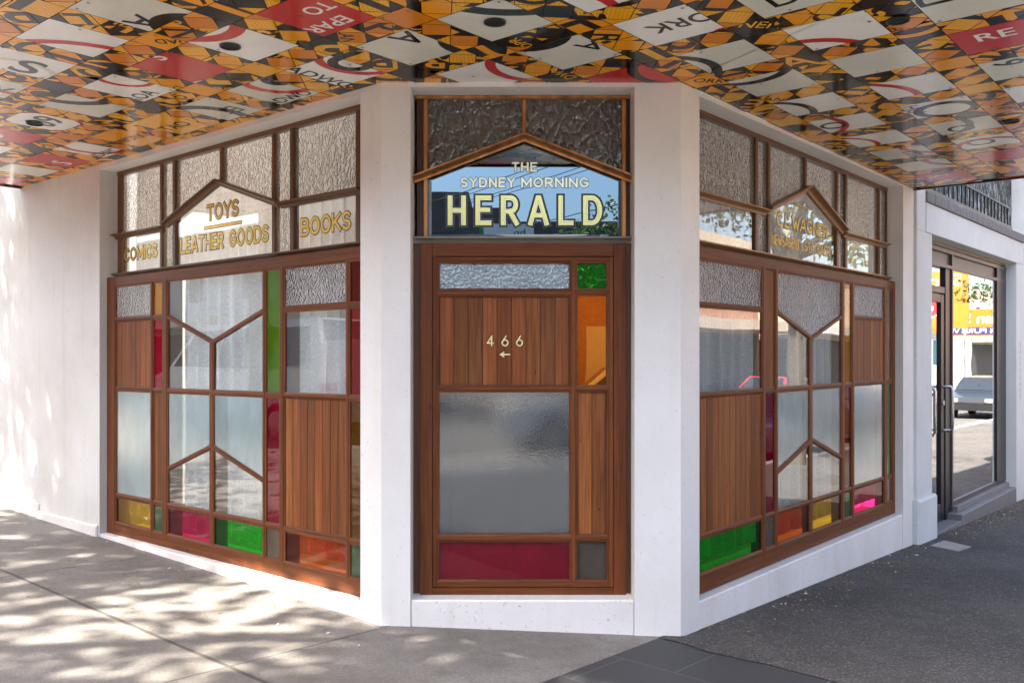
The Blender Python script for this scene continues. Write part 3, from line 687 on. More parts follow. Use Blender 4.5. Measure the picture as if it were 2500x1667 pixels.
def transom(side):
    if side == 'L':
        mp = WL; f = lambda t: -t; nf = -.14; zt = 3.096; zs = 2.262; gm = 'walnut'
        edges = dict(out=(3.366, .17), A=(3.29, 2.695), n1=(2.662, 2.508), G=(2.466, 1.246), n2=(1.213, 1.047), E=(1.006, .391), sl=(.352, .25)); mid = (1.872, 1.836)
        gab = ((2.575, 2.565), (1.868, 2.795), (1.172, 2.565)); mz = (2.545, 2.553)
        mo = ((3.425, 2.64), (1.13, .335))
        lab = 'far transom window over the boards, of hammered panes and gilt lettered panes in walnut bars'
    else:
        mp = WR; f = lambda t: t; nf = -.138; zt = 3.040; zs = 2.226; gm = 'bronze'
        edges = dict(out=(3.997, .20), A=(1.252, .30), n1=(1.452, 1.29), G=(2.732, 1.49), n2=(2.92, 2.772), E=(3.727, 2.968), sl=(3.935, 3.77)); mid = (2.129, 2.093)
        gab = ((2.82, 2.505), (2.11, 2.75), (1.42, 2.505)); mz = (2.492, 2.487)
        mo = ((1.40, .17), (3.90, 2.86))
        lab = 'near transom window of hammered panes and gilt newsagent lettering with a bronze gable moulding'
    ng = nf-.016; n0 = nf-.045; fr = MB(); ts = lambda a, c: (min(f(a), f(c)), max(f(a), f(c)))
    e = edges; order = sorted([k for k in e if k != 'out'], key=lambda k: min(e[k]))
    def vb(t0, t1, z0, z1, m='walnut', dn=0):
        a, c = ts(t0, t1); fr.prism(R4(a, z0, c, z1), n0, nf+dn, mp, m, (0, 1), .004, tuple([random.uniform(.8, 1.3)]*3))
    vb(min(e['out']), min(e[order[0]]), zs, zt); vb(max(e[order[-1]]), max(e['out']), zs, zt)
    for a, c in zip(order[:-1], order[1:]): vb(max(e[a]), min(e[c]), zs, zt-.01)
    a, c = ts(*e['out']); fr.prism(R4(a, zt-.034, c, zt), n0, nf+.004, mp, 'walnut', (1, 0), .004, (1.1, 1.1, 1.1))
    fr.prism(R4(a, zs-.03, c, zs+.012), n0, nf+.002, mp, 'walnut', (1, 0), .004, (.8, .8, .8))
    vb(mid[0], mid[1], gab[1][1], zt-.01, dn=-.002)
    tw = part(fr, 'transom_window', shop, lab)
    # mouldings
    mbm = MB(); a, c = ts(*[x+(.04 if x > 1 else -.02) for x in e['out']]) if side == 'L' else ts(4.03, .19)
    moulding(mbm, (a, zs-.034), (c, zs-.034), mp, nf-.01, .036, 'bronze' if side == 'R' else 'walnut', .055); part(mbm, 'sill_moulding', tw)
    for (x0, x1), z in zip(mo, mz):
        m2 = MB(); a, c = ts(x0, x1); moulding(m2, (a, z), (c, z), mp, nf-.01, .036, gm, .06); part(m2, 'cornice_moulding', tw)
    for i in (0, 1):
        m3 = MB(); moulding(m3, (f(gab[i][0]), gab[i][1]), (f(gab[i+1][0]), gab[i+1][1]), mp, nf-.01-.0015*i, .042 if side == 'L' else .046, gm, .055 if side == 'L' else .072); part(m3, 'gable_moulding', tw)
    top = zt-.034
    def pn(poly, m): pane(tw, poly, mp, ng, m)
    for k in ('A', 'E'):
        a, c = ts(*e[k]); z = mz[0 if k == 'A' else 1] if side == 'L' else mz[0 if k == 'A' else 1]
        pn(R4(a, z+.03, c, top), 'hammered'); pn(R4(a, zs, c, z+.005), 'clear')
    for k in ('n1', 'n2', 'sl'):
        a, c = ts(*e[k]); pn(R4(a, zs, c, top), 'hammered')
    F_ = lambda pts: [(f(x), z) for x, z in pts]
    hi, lo = max(e['G']), min(e['G']); g = gab; gs = (g[1][1]-g[0][1])/(g[0][0]-g[1][0]); ap = g[1][1]
    zl = ap-(hi-g[1][0])*abs(gs); zr = ap-(g[1][0]-lo)*abs(gs)
    m_hi, m_lo = max(mid), min(mid)
    pn(F_([(hi, top), (m_hi, top), (m_hi, ap+.02), (hi, zl+.02)]), 'hammered'); pn(F_([(lo, top), (m_lo, top), (m_lo, ap+.02), (lo, zr+.02)]), 'hammered')
    pn(F_([(hi, zs), (lo, zs), (lo, zr+.01), (g[1][0], ap+.01), (hi, zl+.01)]), 'clear')
    def gilt(txt, t0, t1, z0, z1, m='gold', th=.017, edge=.0065):
        a, c = ts(t0, t1); m1 = MB(); stroke_text(m1, txt, (a, z0, c, z1), ng+.0015, mp, 'outline', th, edge); stroke_text(m1, txt, (a, z0, c, z1), ng+.0035, mp, m, th); part(m1, 'gilt_lettering', tw)
    def rule(t0, t1, z, h=.008):
        a, c = ts(t0, t1); m1 = MB(); m1.prism(R4(a-.004, z-h-.004, c+.004, z+h+.004), ng+.001, ng+.0025, mp, 'outline'); m1.prism(R4(a, z-h, c, z+h), ng+.0026, ng+.0042, mp, 'gold'); part(m1, 'gilt_rule', tw)
    if side == 'L':
        gilt('COMICS', 3.275, 2.755, 2.36, 2.462); gilt('TOYS', 2.052, 1.65, 2.564, 2.678); rule(2.09, 1.615, 2.515, .009)
        gilt('LEATHER', 2.415, 1.838, 2.354, 2.468); gilt('GOODS', 1.765, 1.30, 2.354, 2.468); gilt('BOOKS', .945, .452, 2.355, 2.468)
    else:
        rule(1.92, 2.24, 2.638, .004); gilt('C.L.WAGNER', 1.62, 2.57, 2.448, 2.548); gilt('NEWSAGENT', 1.533, 2.02, 2.308, 2.385, th=.009, edge=.004); gilt('&', 2.045, 2.085, 2.308, 2.365, th=.007, edge=.003); gilt('STATIONER', 2.11, 2.613, 2.308, 2.385, th=.009, edge=.004)
    return tw
shopfront('L'); shopfront('R'); transom('L'); transom('R')

# ---- the cut corner: door below, mirrored newspaper transom above
def corner_front():
    mp = WC; nf = -.12; fr = MB()
    # outer jambs, then frame, leaf and rails
    for a, c in ((-.574, -.531), (.656, .692)): fr.prism(R4(a, .15, c, 2.202), -.24, nf-.035, mp, 'jamb', (0, 1), .003, (1.2, 1.2, 1.2))
    fr.prism(R4(-.531, .134, -.459, 2.203), -.24, nf, mp, 'jarrah', (0, 1), .003, (1.0, 1.0, 1.05)); fr.prism(R4(.586, .134, .657, 2.203), -.24, nf, mp, 'jarrah', (0, 1), .003, (.95, .9, 1.0))
    fr.prism(R4(-.459, 2.127, .586, 2.203), -.24, nf-.001, mp, 'jarrah', (1, 0), .003); fr.prism(R4(-.459, .134, .586, .218), -.24, nf-.001, mp, 'jarrah', (1, 0), .003, (.9, .9, .95))
    frame = part(fr, 'door_frame', shop)
    lf = MB(); n = nf-.008
    V = lambda a, c, z0, z1, dn=0: lf.prism(R4(a, z0, c, z1), -.2, n+dn, mp, 'jarrah', (0, 1), .0025, tuple([random.uniform(.9, 1.25)]*3))
    Hh = lambda a, c, z0, z1, dn=-.002: lf.prism(R4(a, z0, c, z1), -.2, n+dn, mp, 'jarrah', (1, 0), .0025, tuple([random.uniform(.9, 1.25)]*3))
    V(-.4575, -.434, .22, 2.125); V(.561, .5845, .22, 2.125); V(.345, .366, .25, 2.105, -.001)
    Hh(-.434, .561, 2.101, 2.125); Hh(-.434, .345, 1.906, 1.928); Hh(.366, .561, 1.912, 1.930); Hh(-.434, .345, 1.356, 1.374); Hh(.366, .561, 1.355, 1.372)
    Hh(-.434, .345, .492, .512); Hh(.366, .561, .492, .512); Hh(-.434, .561, .22, .248)
    PN = [(-.419, 1.942, .331, 2.087, 'door_pebble'), (.379, 1.942, .546, 2.087, 'door_green'), (.379, 1.385, .546, 1.900, 'door_orange'),
          (-.421, .525, .331, 1.343, 'frosted_grey'), (-.421, .263, .331, .479, 'door_crimson'), (.379, .263, .546, .479, 'smoky')]
    for a, b, c, d, m in PN: glazing(lf, R4(a, b, c, d), mp, n, n-.03, 'jarrah', .0135)
    for a, b, c, d in ((-.421, 1.386, .332, 1.894), (.379, .525, .546, 1.343)): glazing(lf, R4(a, b, c, d), mp, n, n-.014, 'jarrah', .012)
    door = part(lf, 'door', shop, 'jarrah door with board panels, coloured panes and brass numerals')
    for a, b, c, d, m in PN: pane(door, R4(a, b, c, d), mp, n-.028, m)
    planks(door, -.421, 1.386, .332, 1.894, mp, n-.022, .0845, 1.05); planks(door, .379, .525, .546, 1.343, mp, n-.022, .083, 1.25)
    nn = n-.018
    def numeral(ch_, box, name):
        m1 = MB(); stroke_text(m1, ch_, box, nn+.002, mp, 'outline', .0078, .0012); stroke_text(m1, ch_, box, nn+.006, mp, 'brass', .0078); part(m1, name, door)
    numeral('4', (-.146, 1.608, -.104, 1.670), 'numeral_four'); numeral('6', (-.061, 1.608, -.020, 1.670), 'numeral_six'); numeral('6', (.023, 1.608, .064, 1.670), 'numeral_six'); numeral('<', (-.070, 1.545, -.010, 1.577), 'arrow')
    # transom
    tr = MB(); nt_ = -.17; ngl = -.19
    for a, c, m in ((-.556, -.516, 'jamb'), (.665, .692, 'jamb')): tr.prism(R4(a, 2.22, c, 3.05), -.29, nt_-.025, mp, m, (0, 1), .002, (.7, .6, .6))
    for a, c in ((-.516, -.490), (.639, .665)): tr.prism(R4(a, 2.235, c, 3.046), -.27, nt_, mp, 'copper', (0, 1), .004)
    tr.prism(R4(.059, 2.80, .084, 3.046), -.27, nt_-.002, mp, 'copper', (0, 1), .004)
    tr.prism(R4(-.560, 3.046, .692, 3.066), -.29, nt_+.012, mp, 'copper', (1, 0), .004)
    tw = part(tr, 'newspaper_transom', shop, 'mirrored transom pane with gold newspaper title below a copper gable')
    ms = MB(); moulding(ms, (-.568, 2.203), (.688, 2.203), mp, nt_+.01, .038, 'zinc', .04); part(ms, 'sill_moulding', tw)
    g = ((-.562, 2.556), (.0715, 2.798), (.697, 2.556))
    for i in (0, 1):
        m3 = MB(); moulding(m3, g[i], g[i+1], mp, nt_-.006-.0015*i, .036, 'copper', .07); part(m3, 'gable_moulding', tw)
    pane(tw, [(-.49, 3.046), (.059, 3.046), (.059, 2.83), (-.49, 2.615)], mp, ngl, 'hammered_dark'); pane(tw, [(.084, 3.046), (.639, 3.046), (.639, 2.61), (.084, 2.83)], mp, ngl, 'hammered_dark')
    # bevelled mirror pane
    P = ccw([(-.49, 2.24), (.639, 2.24), (.639, 2.585), (.0715, 2.806), (-.49, 2.59)]); I = inset(P, .021)
    m4 = MB(); m4.face([mp(a, ngl+.003, b) for a, b in I], 'mirror')
    for i in range(len(P)):
        a, b, c, d = P[i], P[(i+1) % 5], I[(i+1) % 5], I[i]
        m4.face([mp(a[0], ngl+.0005, a[1]), mp(b[0], ngl+.0005, b[1]), mp(c[0], ngl+.003, c[1]), mp(d[0], ngl+.003, d[1])], 'mirror')
    part(m4, 'mirror_pane', tw)
    def title(txt, box):
        m5 = MB(); stroke_text(m5, txt, box, ngl+.004, mp, 'outline', .0105, .003, .010); stroke_text(m5, txt, box, ngl+.0055, mp, 'cream_letter', .0105, 0, .010); part(m5, 'gilt_lettering', tw)
    title('THE', (-.001, 2.626, .147, 2.682)); title('SYDNEY', (-.299, 2.534, .018, 2.592)); title('MORNING', (.054, 2.534, .447, 2.592))
    m5 = MB(); box = (-.380, 2.309, .531, 2.493)
    for kk, (m_, th_, e_) in enumerate((('grey_outline', .028, .0115), ('outline', .028, .008), ('cream_letter', .028, .000), ('outline', .020, .0012), ('pale_gold', .020, 0))):
        bx = box if th_ > .03 else (box[0]+.005, box[1]+.005, box[2]-.005, box[3]-.005)
        stroke_text(m5, 'HERALD', bx, ngl+.004+.0007*kk, mp, m_, th_, e_, .046 if th_ > .03 else .055)
    part(m5, 'gilt_lettering', tw)
corner_front()

# ---- interior: dark lobby behind the door, plain rooms behind the side windows
mb = MB()
for a, b in (((-.60, 5.42), (-.60, 6.9)), ((-.60, 6.9), (.75, 6.9)), ((.75, 6.9), (.75, 5.42))):
    mb.face([(*a, 0), (*b, 0), (*b, 3.2), (*a, 3.2)], 'dark_int')
mb.face([(-.6, 5.3, 3.12), (.75, 5.3, 3.12), (.75, 6.9, 3.12), (-.6, 6.9, 3.12)], 'dark_int'); mb.face([(-.6, 5.2, .05), (.75, 5.2, .05), (.75, 6.9, .05), (-.6, 6.9, .05)], 'floor_int')
part(mb, 'lobby_lining', shop)
mb = MB()
for a, b in (((-.62, 5.45), (-.2, 9.4)), ((-.2, 9.4), (-3.2, 10.2)), (plan('L', 4.3, -.25), (-3.2, 10.2)), ((.77, 5.45), (.45, 9.0)), ((.45, 9.0), (3.0, 10.6)), (plan('R', 4.25, -.25), (3.0, 10.6))):
    mb.face([(*a, -.3), (*b, -.3), (*b, 4.2), (*a, 4.2)], 'plaster')
part(mb, 'interior_wall', shop)
mb = MB(); mb.face([(*plan('L', .1, -.1), .02), (*plan('L', 4.4, -.1), .02), (-3.2, 10.2, .02), (-.2, 9.4, .02)], 'floor_int'); mb.face([(*plan('R', .1, -.1), -.03), (*plan('R', 4.3, -.1), -.03), (3.0, 10.6, -.03), (.45, 9.0, -.03)], 'floor_int')
part(mb, 'interior_floor', shop)
mb = MB()  # unseen roof strips added to stop sun behind the windows, open beyond for skylight
for sd_, t0_, t1_, n1_ in (('L', -.2, 4.6, -.5), ('R', -.3, 4.6, -1.3)):
    prism_plan(mb, [plan(sd_, t0_, -.24), plan(sd_, t1_, -.24), plan(sd_, t1_, n1_), plan(sd_, t0_, n1_)], 4.2 if sd_ == 'L' else 4.22, 4.28, 'plaster')
part(mb, 'sun_block_roof', shop)

def curtain(side, t0, t1, z0, z1, n, label, m='sheer', lam=.145, amp=.052, hem=.0, seed=0):
    mp = WL if side == 'L' else WR; f = (lambda t: -t) if side == 'L' else (lambda t: t)
    rnd = random.Random(seed); mb = MB(); NX = int((t1-t0)/.0125)+1; NZ = 14
    ph = rnd.random()*6; i0 = 0; mi = mb.mat(m)
    for i in range(NX+1):
        t = t0+(t1-t0)*i/NX
        a = sin(2*pi*t/lam+ph+.8*sin(t*9+ph)); a2 = .5*sin(2*pi*t/(lam*.47)+ph*2)
        for j in range(NZ+1):
            v = j/NZ; z = z0+(z1-z0)*v+(hem*a if j == 0 else 0)
            k = amp*(1.2-.5*v); mb.v.append(mp(f(t+.006*sin(5*z+t*20)), n+k*(a+.35*a2), z))
    for i in range(NX):
        for j in range(NZ):
            q = i*(NZ+1)+j; mb.f.append((q, q+NZ+1, q+NZ+2, q+1))
            for ii, jj in ((i, j), (i+1, j), (i+1, j+1), (i, j+1)): mb.uv.append((t0+(t1-t0)*ii/NX, z0+(z1-z0)*jj/NZ))
            mb.tint += [(1, 1, 1)]*4; mb.mi.append(mi); mb.sm.append(True)
    o = mb.build('curtain'); tag(o, label, 'curtain', 'curtains hanging inside the shop windows'); return o
curtain('L', 2.70, 3.23, .30, 2.22, -.225, 'sheer curtain in the far window, its hem showing through the yellow pane', hem=.03, seed=1)
curtain('L', 1.87, 2.47, .30, 2.22, -.225, 'sheer curtain in the far window, its hem showing through the pink pane', hem=.03, seed=2)
curtain('L', 1.24, 1.86, .295, 2.22, -.225, 'sheer curtain in the far window, its hem showing through the bright green pane', hem=.03, seed=3)
curtain('L', .30, 1.02, .30, 2.22, -.225, 'sheer curtain in the far window behind the clear pane beside the corner pilaster', hem=.02, seed=4)
curtain('R', .22, 1.30, 0.25, 2.17, -.19, 'sheer curtain in the near window, its hem lit green through the large green pane', hem=.03, lam=.16, seed=5)
curtain('R', 1.46, 2.10, .235, 2.17, -.19, 'sheer curtain in the near window, its hem glowing behind the orange pane', hem=.02, seed=6)
curtain('R', 2.20, 2.76, 0.25, 2.17, -.19, 'sheer curtain in the near window, its hem showing through the yellow pane', hem=.03, seed=7)
curtain('R', 2.93, 3.72, .25, 2.17, -.19, 'sheer curtain in the near window, its hem showing through the magenta pane', hem=.03, seed=8)
curtain('L', .20, 3.22, 2.18, 3.20, -.25, 'pinkish pleated blind behind the transom with the toys and books lettering', 'pleat', .105, .022, seed=9)
curtain('R', .22, 3.85, 2.14, 3.20, -.25, 'cream pleated blind behind the transom with the newsagent lettering', 'pleat', .12, .022, seed=10)

# ------------------------------------------------------------------ awning: soffit of cut road signs
AW = 1.88; TL, TR = 4.89, 4.25
A0 = CL+dL*TL; A1 = A0+nL*AW; A4 = CR+dR*TR+nR*AW; A5 = CR+dR*TR
yF = 3.28
A2 = A1-dL*((A1.y-yF)/dL.y); A3 = A4-dR*((A4.y-yF)/dR.y)
zones = [ccw([tuple(CL-nL*.01), tuple(A2), tuple(A1), tuple(A0-nL*.01)]), ccw([(CL.x, CL.y+.01), (CR.x, CR.y+.01), tuple(A3), tuple(A2)]), ccw([tuple(CR-nR*.01), tuple(A5-nR*.01), tuple(A4), tuple(A3)])]
mb = MB()
outl = [tuple(v) for v in (A0, A1, A2, A3, A4, A5)]
aw_poly = [tuple(CL), *outl, tuple(CR)]
mb.face([(x, y, CZ+.004) for x, y in aw_poly], 's_black'); mb.face([(x, y, CZ+.42) for x, y in aw_poly], 'black_metal')
for i in range(5):
    a, b = outl[i], outl[i+1]; d = (Vector(b)-Vector(a)).normalized(); q = Vector((d.y, -d.x))*.03
    mb.face([(*a, CZ-.012), (*b, CZ-.012), (*b, CZ+.42), (*a, CZ+.42)], 'black_metal')
    mb.face([(*a, CZ-.012), (*b, CZ-.012), (*(Vector(b)+q), CZ-.012), (*(Vector(a)+q), CZ-.012)], 'black_metal')
awning = part(mb, 'awning', shop, 'flat awning whose soffit is a collage of cut orange, black, white and red road signs')
U = .1915; W1 = Vector((-.076, 4.165))
def lw(a, b): v = W1+dL*(a*U)+dR*(b*U); return (v.x, v.y)
def rot(r): return (((1, 0), (0, 1)), ((0, 1), (-1, 0)), ((-1, 0), (0, -1)), ((0, -1), (1, 0)))[r % 4]
def cface(mb, poly, zoff, m):
    """poly in lattice units -> clipped to the awning, on the soffit"""
    wp = ccw([lw(*p) for p in poly])
    for zn in zones:
        c = clip(wp, zn)
        if c: mb.face([(x, y, CZ-zoff) for x, y in c[::-1]], m, [(p[0], p[1]) for p in c[::-1]])
def overlay(mb, tri, cell, zoff, m):
    t = clip(ccw(tri), cell)
    if t: cface(mb, t, zoff, m)
def put_text(mb, txt, cx, cy, h, r, cell, m, fat=.03, zoff=.0014, cond=1.0, ang=0):
    T, (x0, y0, x1, y1) = glyph(txt, fat); k = h/(y1-y0 if y1 > y0 else 1); e, u = rot(r)
    ca, sa = cos(ang), sin(ang)
    for t in T:
        q = []
        for p in t:
            a = (p[0]-(x0+x1)/2)*k*cond; b = (p[1]-(y0+y1)/2)*k; a, b = a*ca-b*sa, a*sa+b*ca
            q.append((cx+a*e[0]+b*u[0], cy+a*e[1]+b*u[1]))
        overlay(mb, q, cell, zoff, m)
def put_arc(mb, cx, cy, r0, r1, cell, m, zoff=.0009):
    N = 40
    for k in range(N):
        a, b = 2*pi*k/N, 2*pi*(k+1)/N
        overlay(mb, [(cx+r0*cos(a), cy+r0*sin(a)), (cx+r1*cos(a), cy+r1*sin(a)), (cx+r1*cos(b), cy+r1*sin(b)), (cx+r0*cos(b), cy+r0*sin(b))], cell, zoff, m)
def disc(mb, x, y, r, z, m, seg=8): mb.face([(x+r*cos(2*pi*k/seg), y+r*sin(2*pi*k/seg), z) for k in range(seg)], m)
SPEC = {   # lattice cell: base, [(text, dx, dy, height, rot)], [(cx, cy, r0, r1, colour)]
    (0, 0): ('s_grey', [], [(-2.3, -2.1, 2.35, 2.75, 's_black')]), (1, 0): ('s_grey', [('A', -.55, -.55, .8, 0)], [(-1.9, .9, .75, 1.25, 's_black')]),
    (0, 1): ('s_grey', [('A', -.75, -.1, .7, 0)], [(.1, -1.8, .7, 1.2, 's_black')]), (1, 1): ('s_white', [], [(-1.9, .3, 1.35, 1.65, 's_red')]),
    (1, -1): ('s_red', [('EPAR', .25, .55, .46, 0), ('TO', -.4, -.25, .46, 0)], []), (2, -1): ('s_white', [], [(-.3, -1.9, 1.1, 1.5, 's_red')]),
    (3, -1): ('s_red', [('S', -.35, -.95, .6, 2)], [(1.9, 6.0, 5.1, 5.2, 's_white')]), (2, 0): ('s_white', [('ADWO', .72, .05, .52, 1)], [(-1.3, -.2, 1.0, 1.28, 's_red'), (-.9, -.2, .35, .65, 's_black')]),
    (3, 0): ('s_grey', [('ADWO', .2, .68, .46, 2)], [(-.9, -.5, .85, 1.15, 's_red'), (-1.0, -.6, .06, .45, 's_black')]), (4, -1): ('s_white', [('ROA', .45, .6, .5, 2)], [(-.9, -.6, .7, .9, 's_red')]),
    (3, -2): ('s_white', [], [(2.6, 1.6, 2.6, 2.9, 's_red')]), (2, -2): ('s_grey', [('A', .5, .6, .8, 0)], [(.0, 1.5, .5, .95, 's_black')]), (5, -1): ('s_grey', [], [(-1.4, -1.2, 1.3, 1.7, 's_black')]),
    (6, -1): ('s_white', [('60', -.1, .0, 1.0, 0)], [(.0, .0, 1.15, 1.3, 's_red')]), (7, 0): ('s_white', [('ADWC', .2, .6, .5, 2)], [(-.6, -.2, 1.0, 1.25, 's_red')]), (4, 0): ('s_grey', [('ET', -.2, .3, .6, 0)], [(1.2, .4, 1.1, 1.5, 's_black')]),
    (4, -2): ('s_white', [('S', .2, .2, 1.3, 1)], [(.9, .0, 1.0, 1.2, 's_grey')]), (5, 0): ('s_yellow', [('TAO', .1, .2, .55, 2)], []), (6, 0): ('s_amber', [('WORK', .0, .1, .45, 2)], []), (8, 0): ('s_red', [('S', .2, .3, .8, 2)], []),
    (-1, 1): ('s_white', [('ORK', -.35, -.05, .62, 0)], [(-.9, 1.2, .05, .3, 's_red')]), (-1, 2): ('s_grey', [], [(1.9, .2, 1.2, 1.5, 's_black')]), (-2, 2): ('s_white', [], [(1.6, 1.9, 1.75, 2.05, 's_red')]),
    (-3, 2): ('s_grey', [('D', .5, -.7, .9, 3)], []), (-3, 3): ('s_red', [('RE', .05, -.25, .62, 2)], []), (-2, 3): ('s_grey', [], []), (-1, 3): ('s_grey', [], [(.3, -1.9, 1.3, 1.6, 's_black')]),
    (-1, 4): ('s_white', [], [(1.8, .3, 1.45, 1.7, 's_black')]), (-2, 4): ('s_white', [], [(2.4, .8, 2.2, 2.45, 's_red')]), (-2, 5): ('s_white', [('HEA', .72, -.2, .48, 1)], [(-.1, .3, .7, 1.0, 's_black')]),
    (-1, 5): ('s_white', [('O', .5, .0, .9, 1)], [(1.8, -.3, 1.6, 1.85, 's_red')]), (-2, 6): ('s_grey', [('O', .2, .3, .9, 1)], [(1.6, -.5, 1.7, 1.95, 's_black')]), (-1, 6): ('s_white', [], [(1.9, .5, 1.6, 1.8, 's_red')]),
    (-2, 7): ('s_white', [('O', .2, .0, 1.0, 1)], [(.0, .6, 1.0, 1.25, 's_red')]), (-3, 4): ('s_grey', [('6', .3, -.6, .8, 3)], []), (-3, 5): ('s_white', [('8', .0, .0, 1.3, 2)], []), (-3, 6): ('s_white', [('RK', .3, .0, .7, 1)], [])}
rs = random.Random(23); WORDS = 'ROADWORK AHEAD REDUCE SPEED PREPARE TO STOP TRAFFIC LEFT LANE MERGE'.replace(' ', '')
collage = MB()
SHADES = ['s_yellow', 's_amber', 's_yellow', 's_orange']
def frag(cell, base, c, prob=.58):
    if rs.random() > prob: return
    ink = 's_black' if base != 's_black' else rs.choice(['s_yellow', 's_amber'])
    kind = rs.random(); cx, cy = c[0]+rs.uniform(-.35, .35), c[1]+rs.uniform(-.35, .35)
    if kind < .62: put_text(collage, rs.choice(WORDS), cx, cy, rs.uniform(.8, 1.6), rs.randrange(4), cell, ink, .014, .0012, 1.0, rs.choice([0, pi/4, 0, -pi/4]))
    elif kind < .78:
        i = rs.randrange(len(WORDS)-3); put_text(collage, WORDS[i:i+3], cx, cy, rs.uniform(.3, .45), rs.randrange(4), cell, ink, .012, .0012, .9, rs.choice([0, pi/4]))
    elif kind < .9: put_arc(collage, cx+rs.uniform(-1, 1), cy+rs.uniform(-1, 1), .7, .95, cell, ink, .0012)
    else:
        a = rs.choice([0, pi/4, pi/2]); d = Vector((cos(a), sin(a))); q = Vector((-d.y, d.x))*.14; o = Vector((cx, cy))
        overlay(collage, [tuple(o-d*2-q), tuple(o+d*2-q), tuple(o+d*2+q), tuple(o-d*2+q)], cell, .0012, ink)
def piece(poly, base):
    poly = ccw(poly); c = (sum(p[0] for p in poly)/len(poly), sum(p[1] for p in poly)/len(poly))
    x, y = lw(*c)
    if y < 3.0 or y > 11: return
    g = inset(poly, .012) if len(poly) > 3 else inset(poly, .010)
    cface(collage, g, .0004, base)
    if base != 's_orange' or rs.random() < .4: frag(g, base, c)
panels = []
for i in range(-9, 13):
    for j in range(-9, 13):
        a0, b0 = i*3, j*3; cell = [(a0-1, b0-1), (a0+1, b0-1), (a0+1, b0+1), (a0-1, b0+1)]
        x, y = lw(a0, b0)
        near = any(clip(ccw([lw(*p) for p in [(a0-1.2, b0-1.2), (a0+2.2, b0-1.2), (a0+2.2, b0+2.2), (a0-1.2, b0+2.2)]]), z) for z in zones)
        if not near: continue
        sp = SPEC.get((i, j))
        if sp is None:
            base = rs.choice(['s_white', 's_grey', 's_grey', 's_white', 's_amber', 's_red'])
            tx = [(rs.choice('RADOWKESH'), rs.uniform(-.4, .4), rs.uniform(-.4, .4), rs.uniform(.6, 1.1), rs.randrange(4))] if rs.random() < .4 else []
            ar = [(rs.choice([-1.9, 1.9]), rs.uniform(-1, 1), 1.5, 1.8, rs.choice(['s_red', 's_black']))] if rs.random() < .6 else []
            sp = (base, tx, ar)
        pm = MB(); cl = ccw(inset(cell, .010)); cface(pm, cl, .0006, sp[0])
        if pm.f:
            for (cx, cy, r0, r1, m) in sp[2]: put_arc(pm, a0+cx, b0+cy, r0, r1, cl, m, .0012)
            ink = 's_white' if sp[0] == 's_red' else 's_black'
            for (tx, dx, dy, h, r) in sp[1]: put_text(pm, tx, a0+dx, b0+dy, h, r, cl, ink, .012, .0018)
            for _ in range(rs.randrange(1, 4)):
                x, y = lw(a0+rs.choice([-.85, .85, .3]), b0+rs.choice([-.85, .85, -.2]))
                if any(clip([(x, y), (x+.004, y), (x, y+.004)], z) for z in zones): disc(pm, x, y, .0075, CZ-.0035, 'screw')
            nm = {'s_red': 'red', 's_white': 'white', 's_grey': 'weathered white'}.get(sp[0], 'amber')
            part(pm, 'sign_panel', awning, nm+' sign offcut in the soffit collage' + (' with cut letters' if sp[1] else ''))
        # two strips and a crossing
        for k in range(2):
            def T_(p, q, k=k): return (a0+1+q, b0-1+p) if k == 0 else (a0-1+p, b0+1+q)
            alt = (i+j+k) % 2
            for s_ in range(2):
                piece([T_(s_+.5, 0), T_(s_+1, .5), T_(s_+.5, 1), T_(s_, .5)], rs.choice(['s_orange', 's_orange', 's_amber', 's_yellow', 's_yellow', 's_black']))
            cA, cB = ('s_black', rs.choice(SHADES[:3])) if alt else (rs.choice(SHADES[:3]), 's_black')
            piece([T_(.5, 0), T_(1, 0), T_(1, .5)], cA); piece([T_(1, 0), T_(1.5, 0), T_(1, .5)], cB)
            piece([T_(.5, 1), T_(1, .5), T_(1, 1)], cB); piece([T_(1, 1), T_(1, .5), T_(1.5, 1)], cA)
            piece([T_(0, 0), T_(.5, 0), T_(0, .5)], rs.choice(SHADES)); piece([T_(0, 1), T_(0, .5), T_(.5, 1)], 's_black')
            piece([T_(2, 0), T_(2, .5), T_(1.5, 0)], 's_black'); piece([T_(2, 1), T_(1.5, 1), T_(2, .5)], rs.choice(SHADES))
        piece([(a0+1, b0+1), (a0+2, b0+1), (a0+2, b0+2), (a0+1, b0+2)], rs.choice(['s_orange', 's_amber', 's_black', 's_black', 's_yellow']))
        for (dx, dy) in ((1.12, 1.2), (1.9, 1.1), (2.0, -.9)):
            x, y = lw(a0+dx, b0+dy)
            if rs.random() < .5 and any(clip([(x, y), (x+.004, y), (x, y+.004)], z) for z in zones): disc(collage, x, y, .007, CZ-.003, 'screw')
part(collage, 'soffit_collage', awning)
for x, y in ((-1.398, 4.494), (-.079, 4.169), (-3.153, 5.987), (1.767, 4.149), (3.268, 5.935)):
    d = MB(); seg = 28; ro, ri = .052, .046
    for k in range(seg):
        a, b = 2*pi*k/seg, 2*pi*(k+1)/seg; P_ = lambda r, t, z: (x+r*cos(t), y+r*sin(t), z)
        d.face([P_(ro, a, CZ-.002), P_(ro, b, CZ-.002), P_(ro, b, CZ-.009), P_(ro, a, CZ-.009)], 'black_metal')
        d.face([P_(ro, a, CZ-.009), P_(ro, b, CZ-.009), P_(ri, b, CZ-.009), P_(ri, a, CZ-.009)], 'black_metal')
        d.face([P_(ri, a, CZ-.009), P_(ri, b, CZ-.009), P_(ri*.9, b, CZ-.0025), P_(ri*.9, a, CZ-.0025)], 'dark_hole')
    disc(d, x, y, ri*.92, CZ-.003, 'dark_hole', seg); part(d, 'downlight', awning)

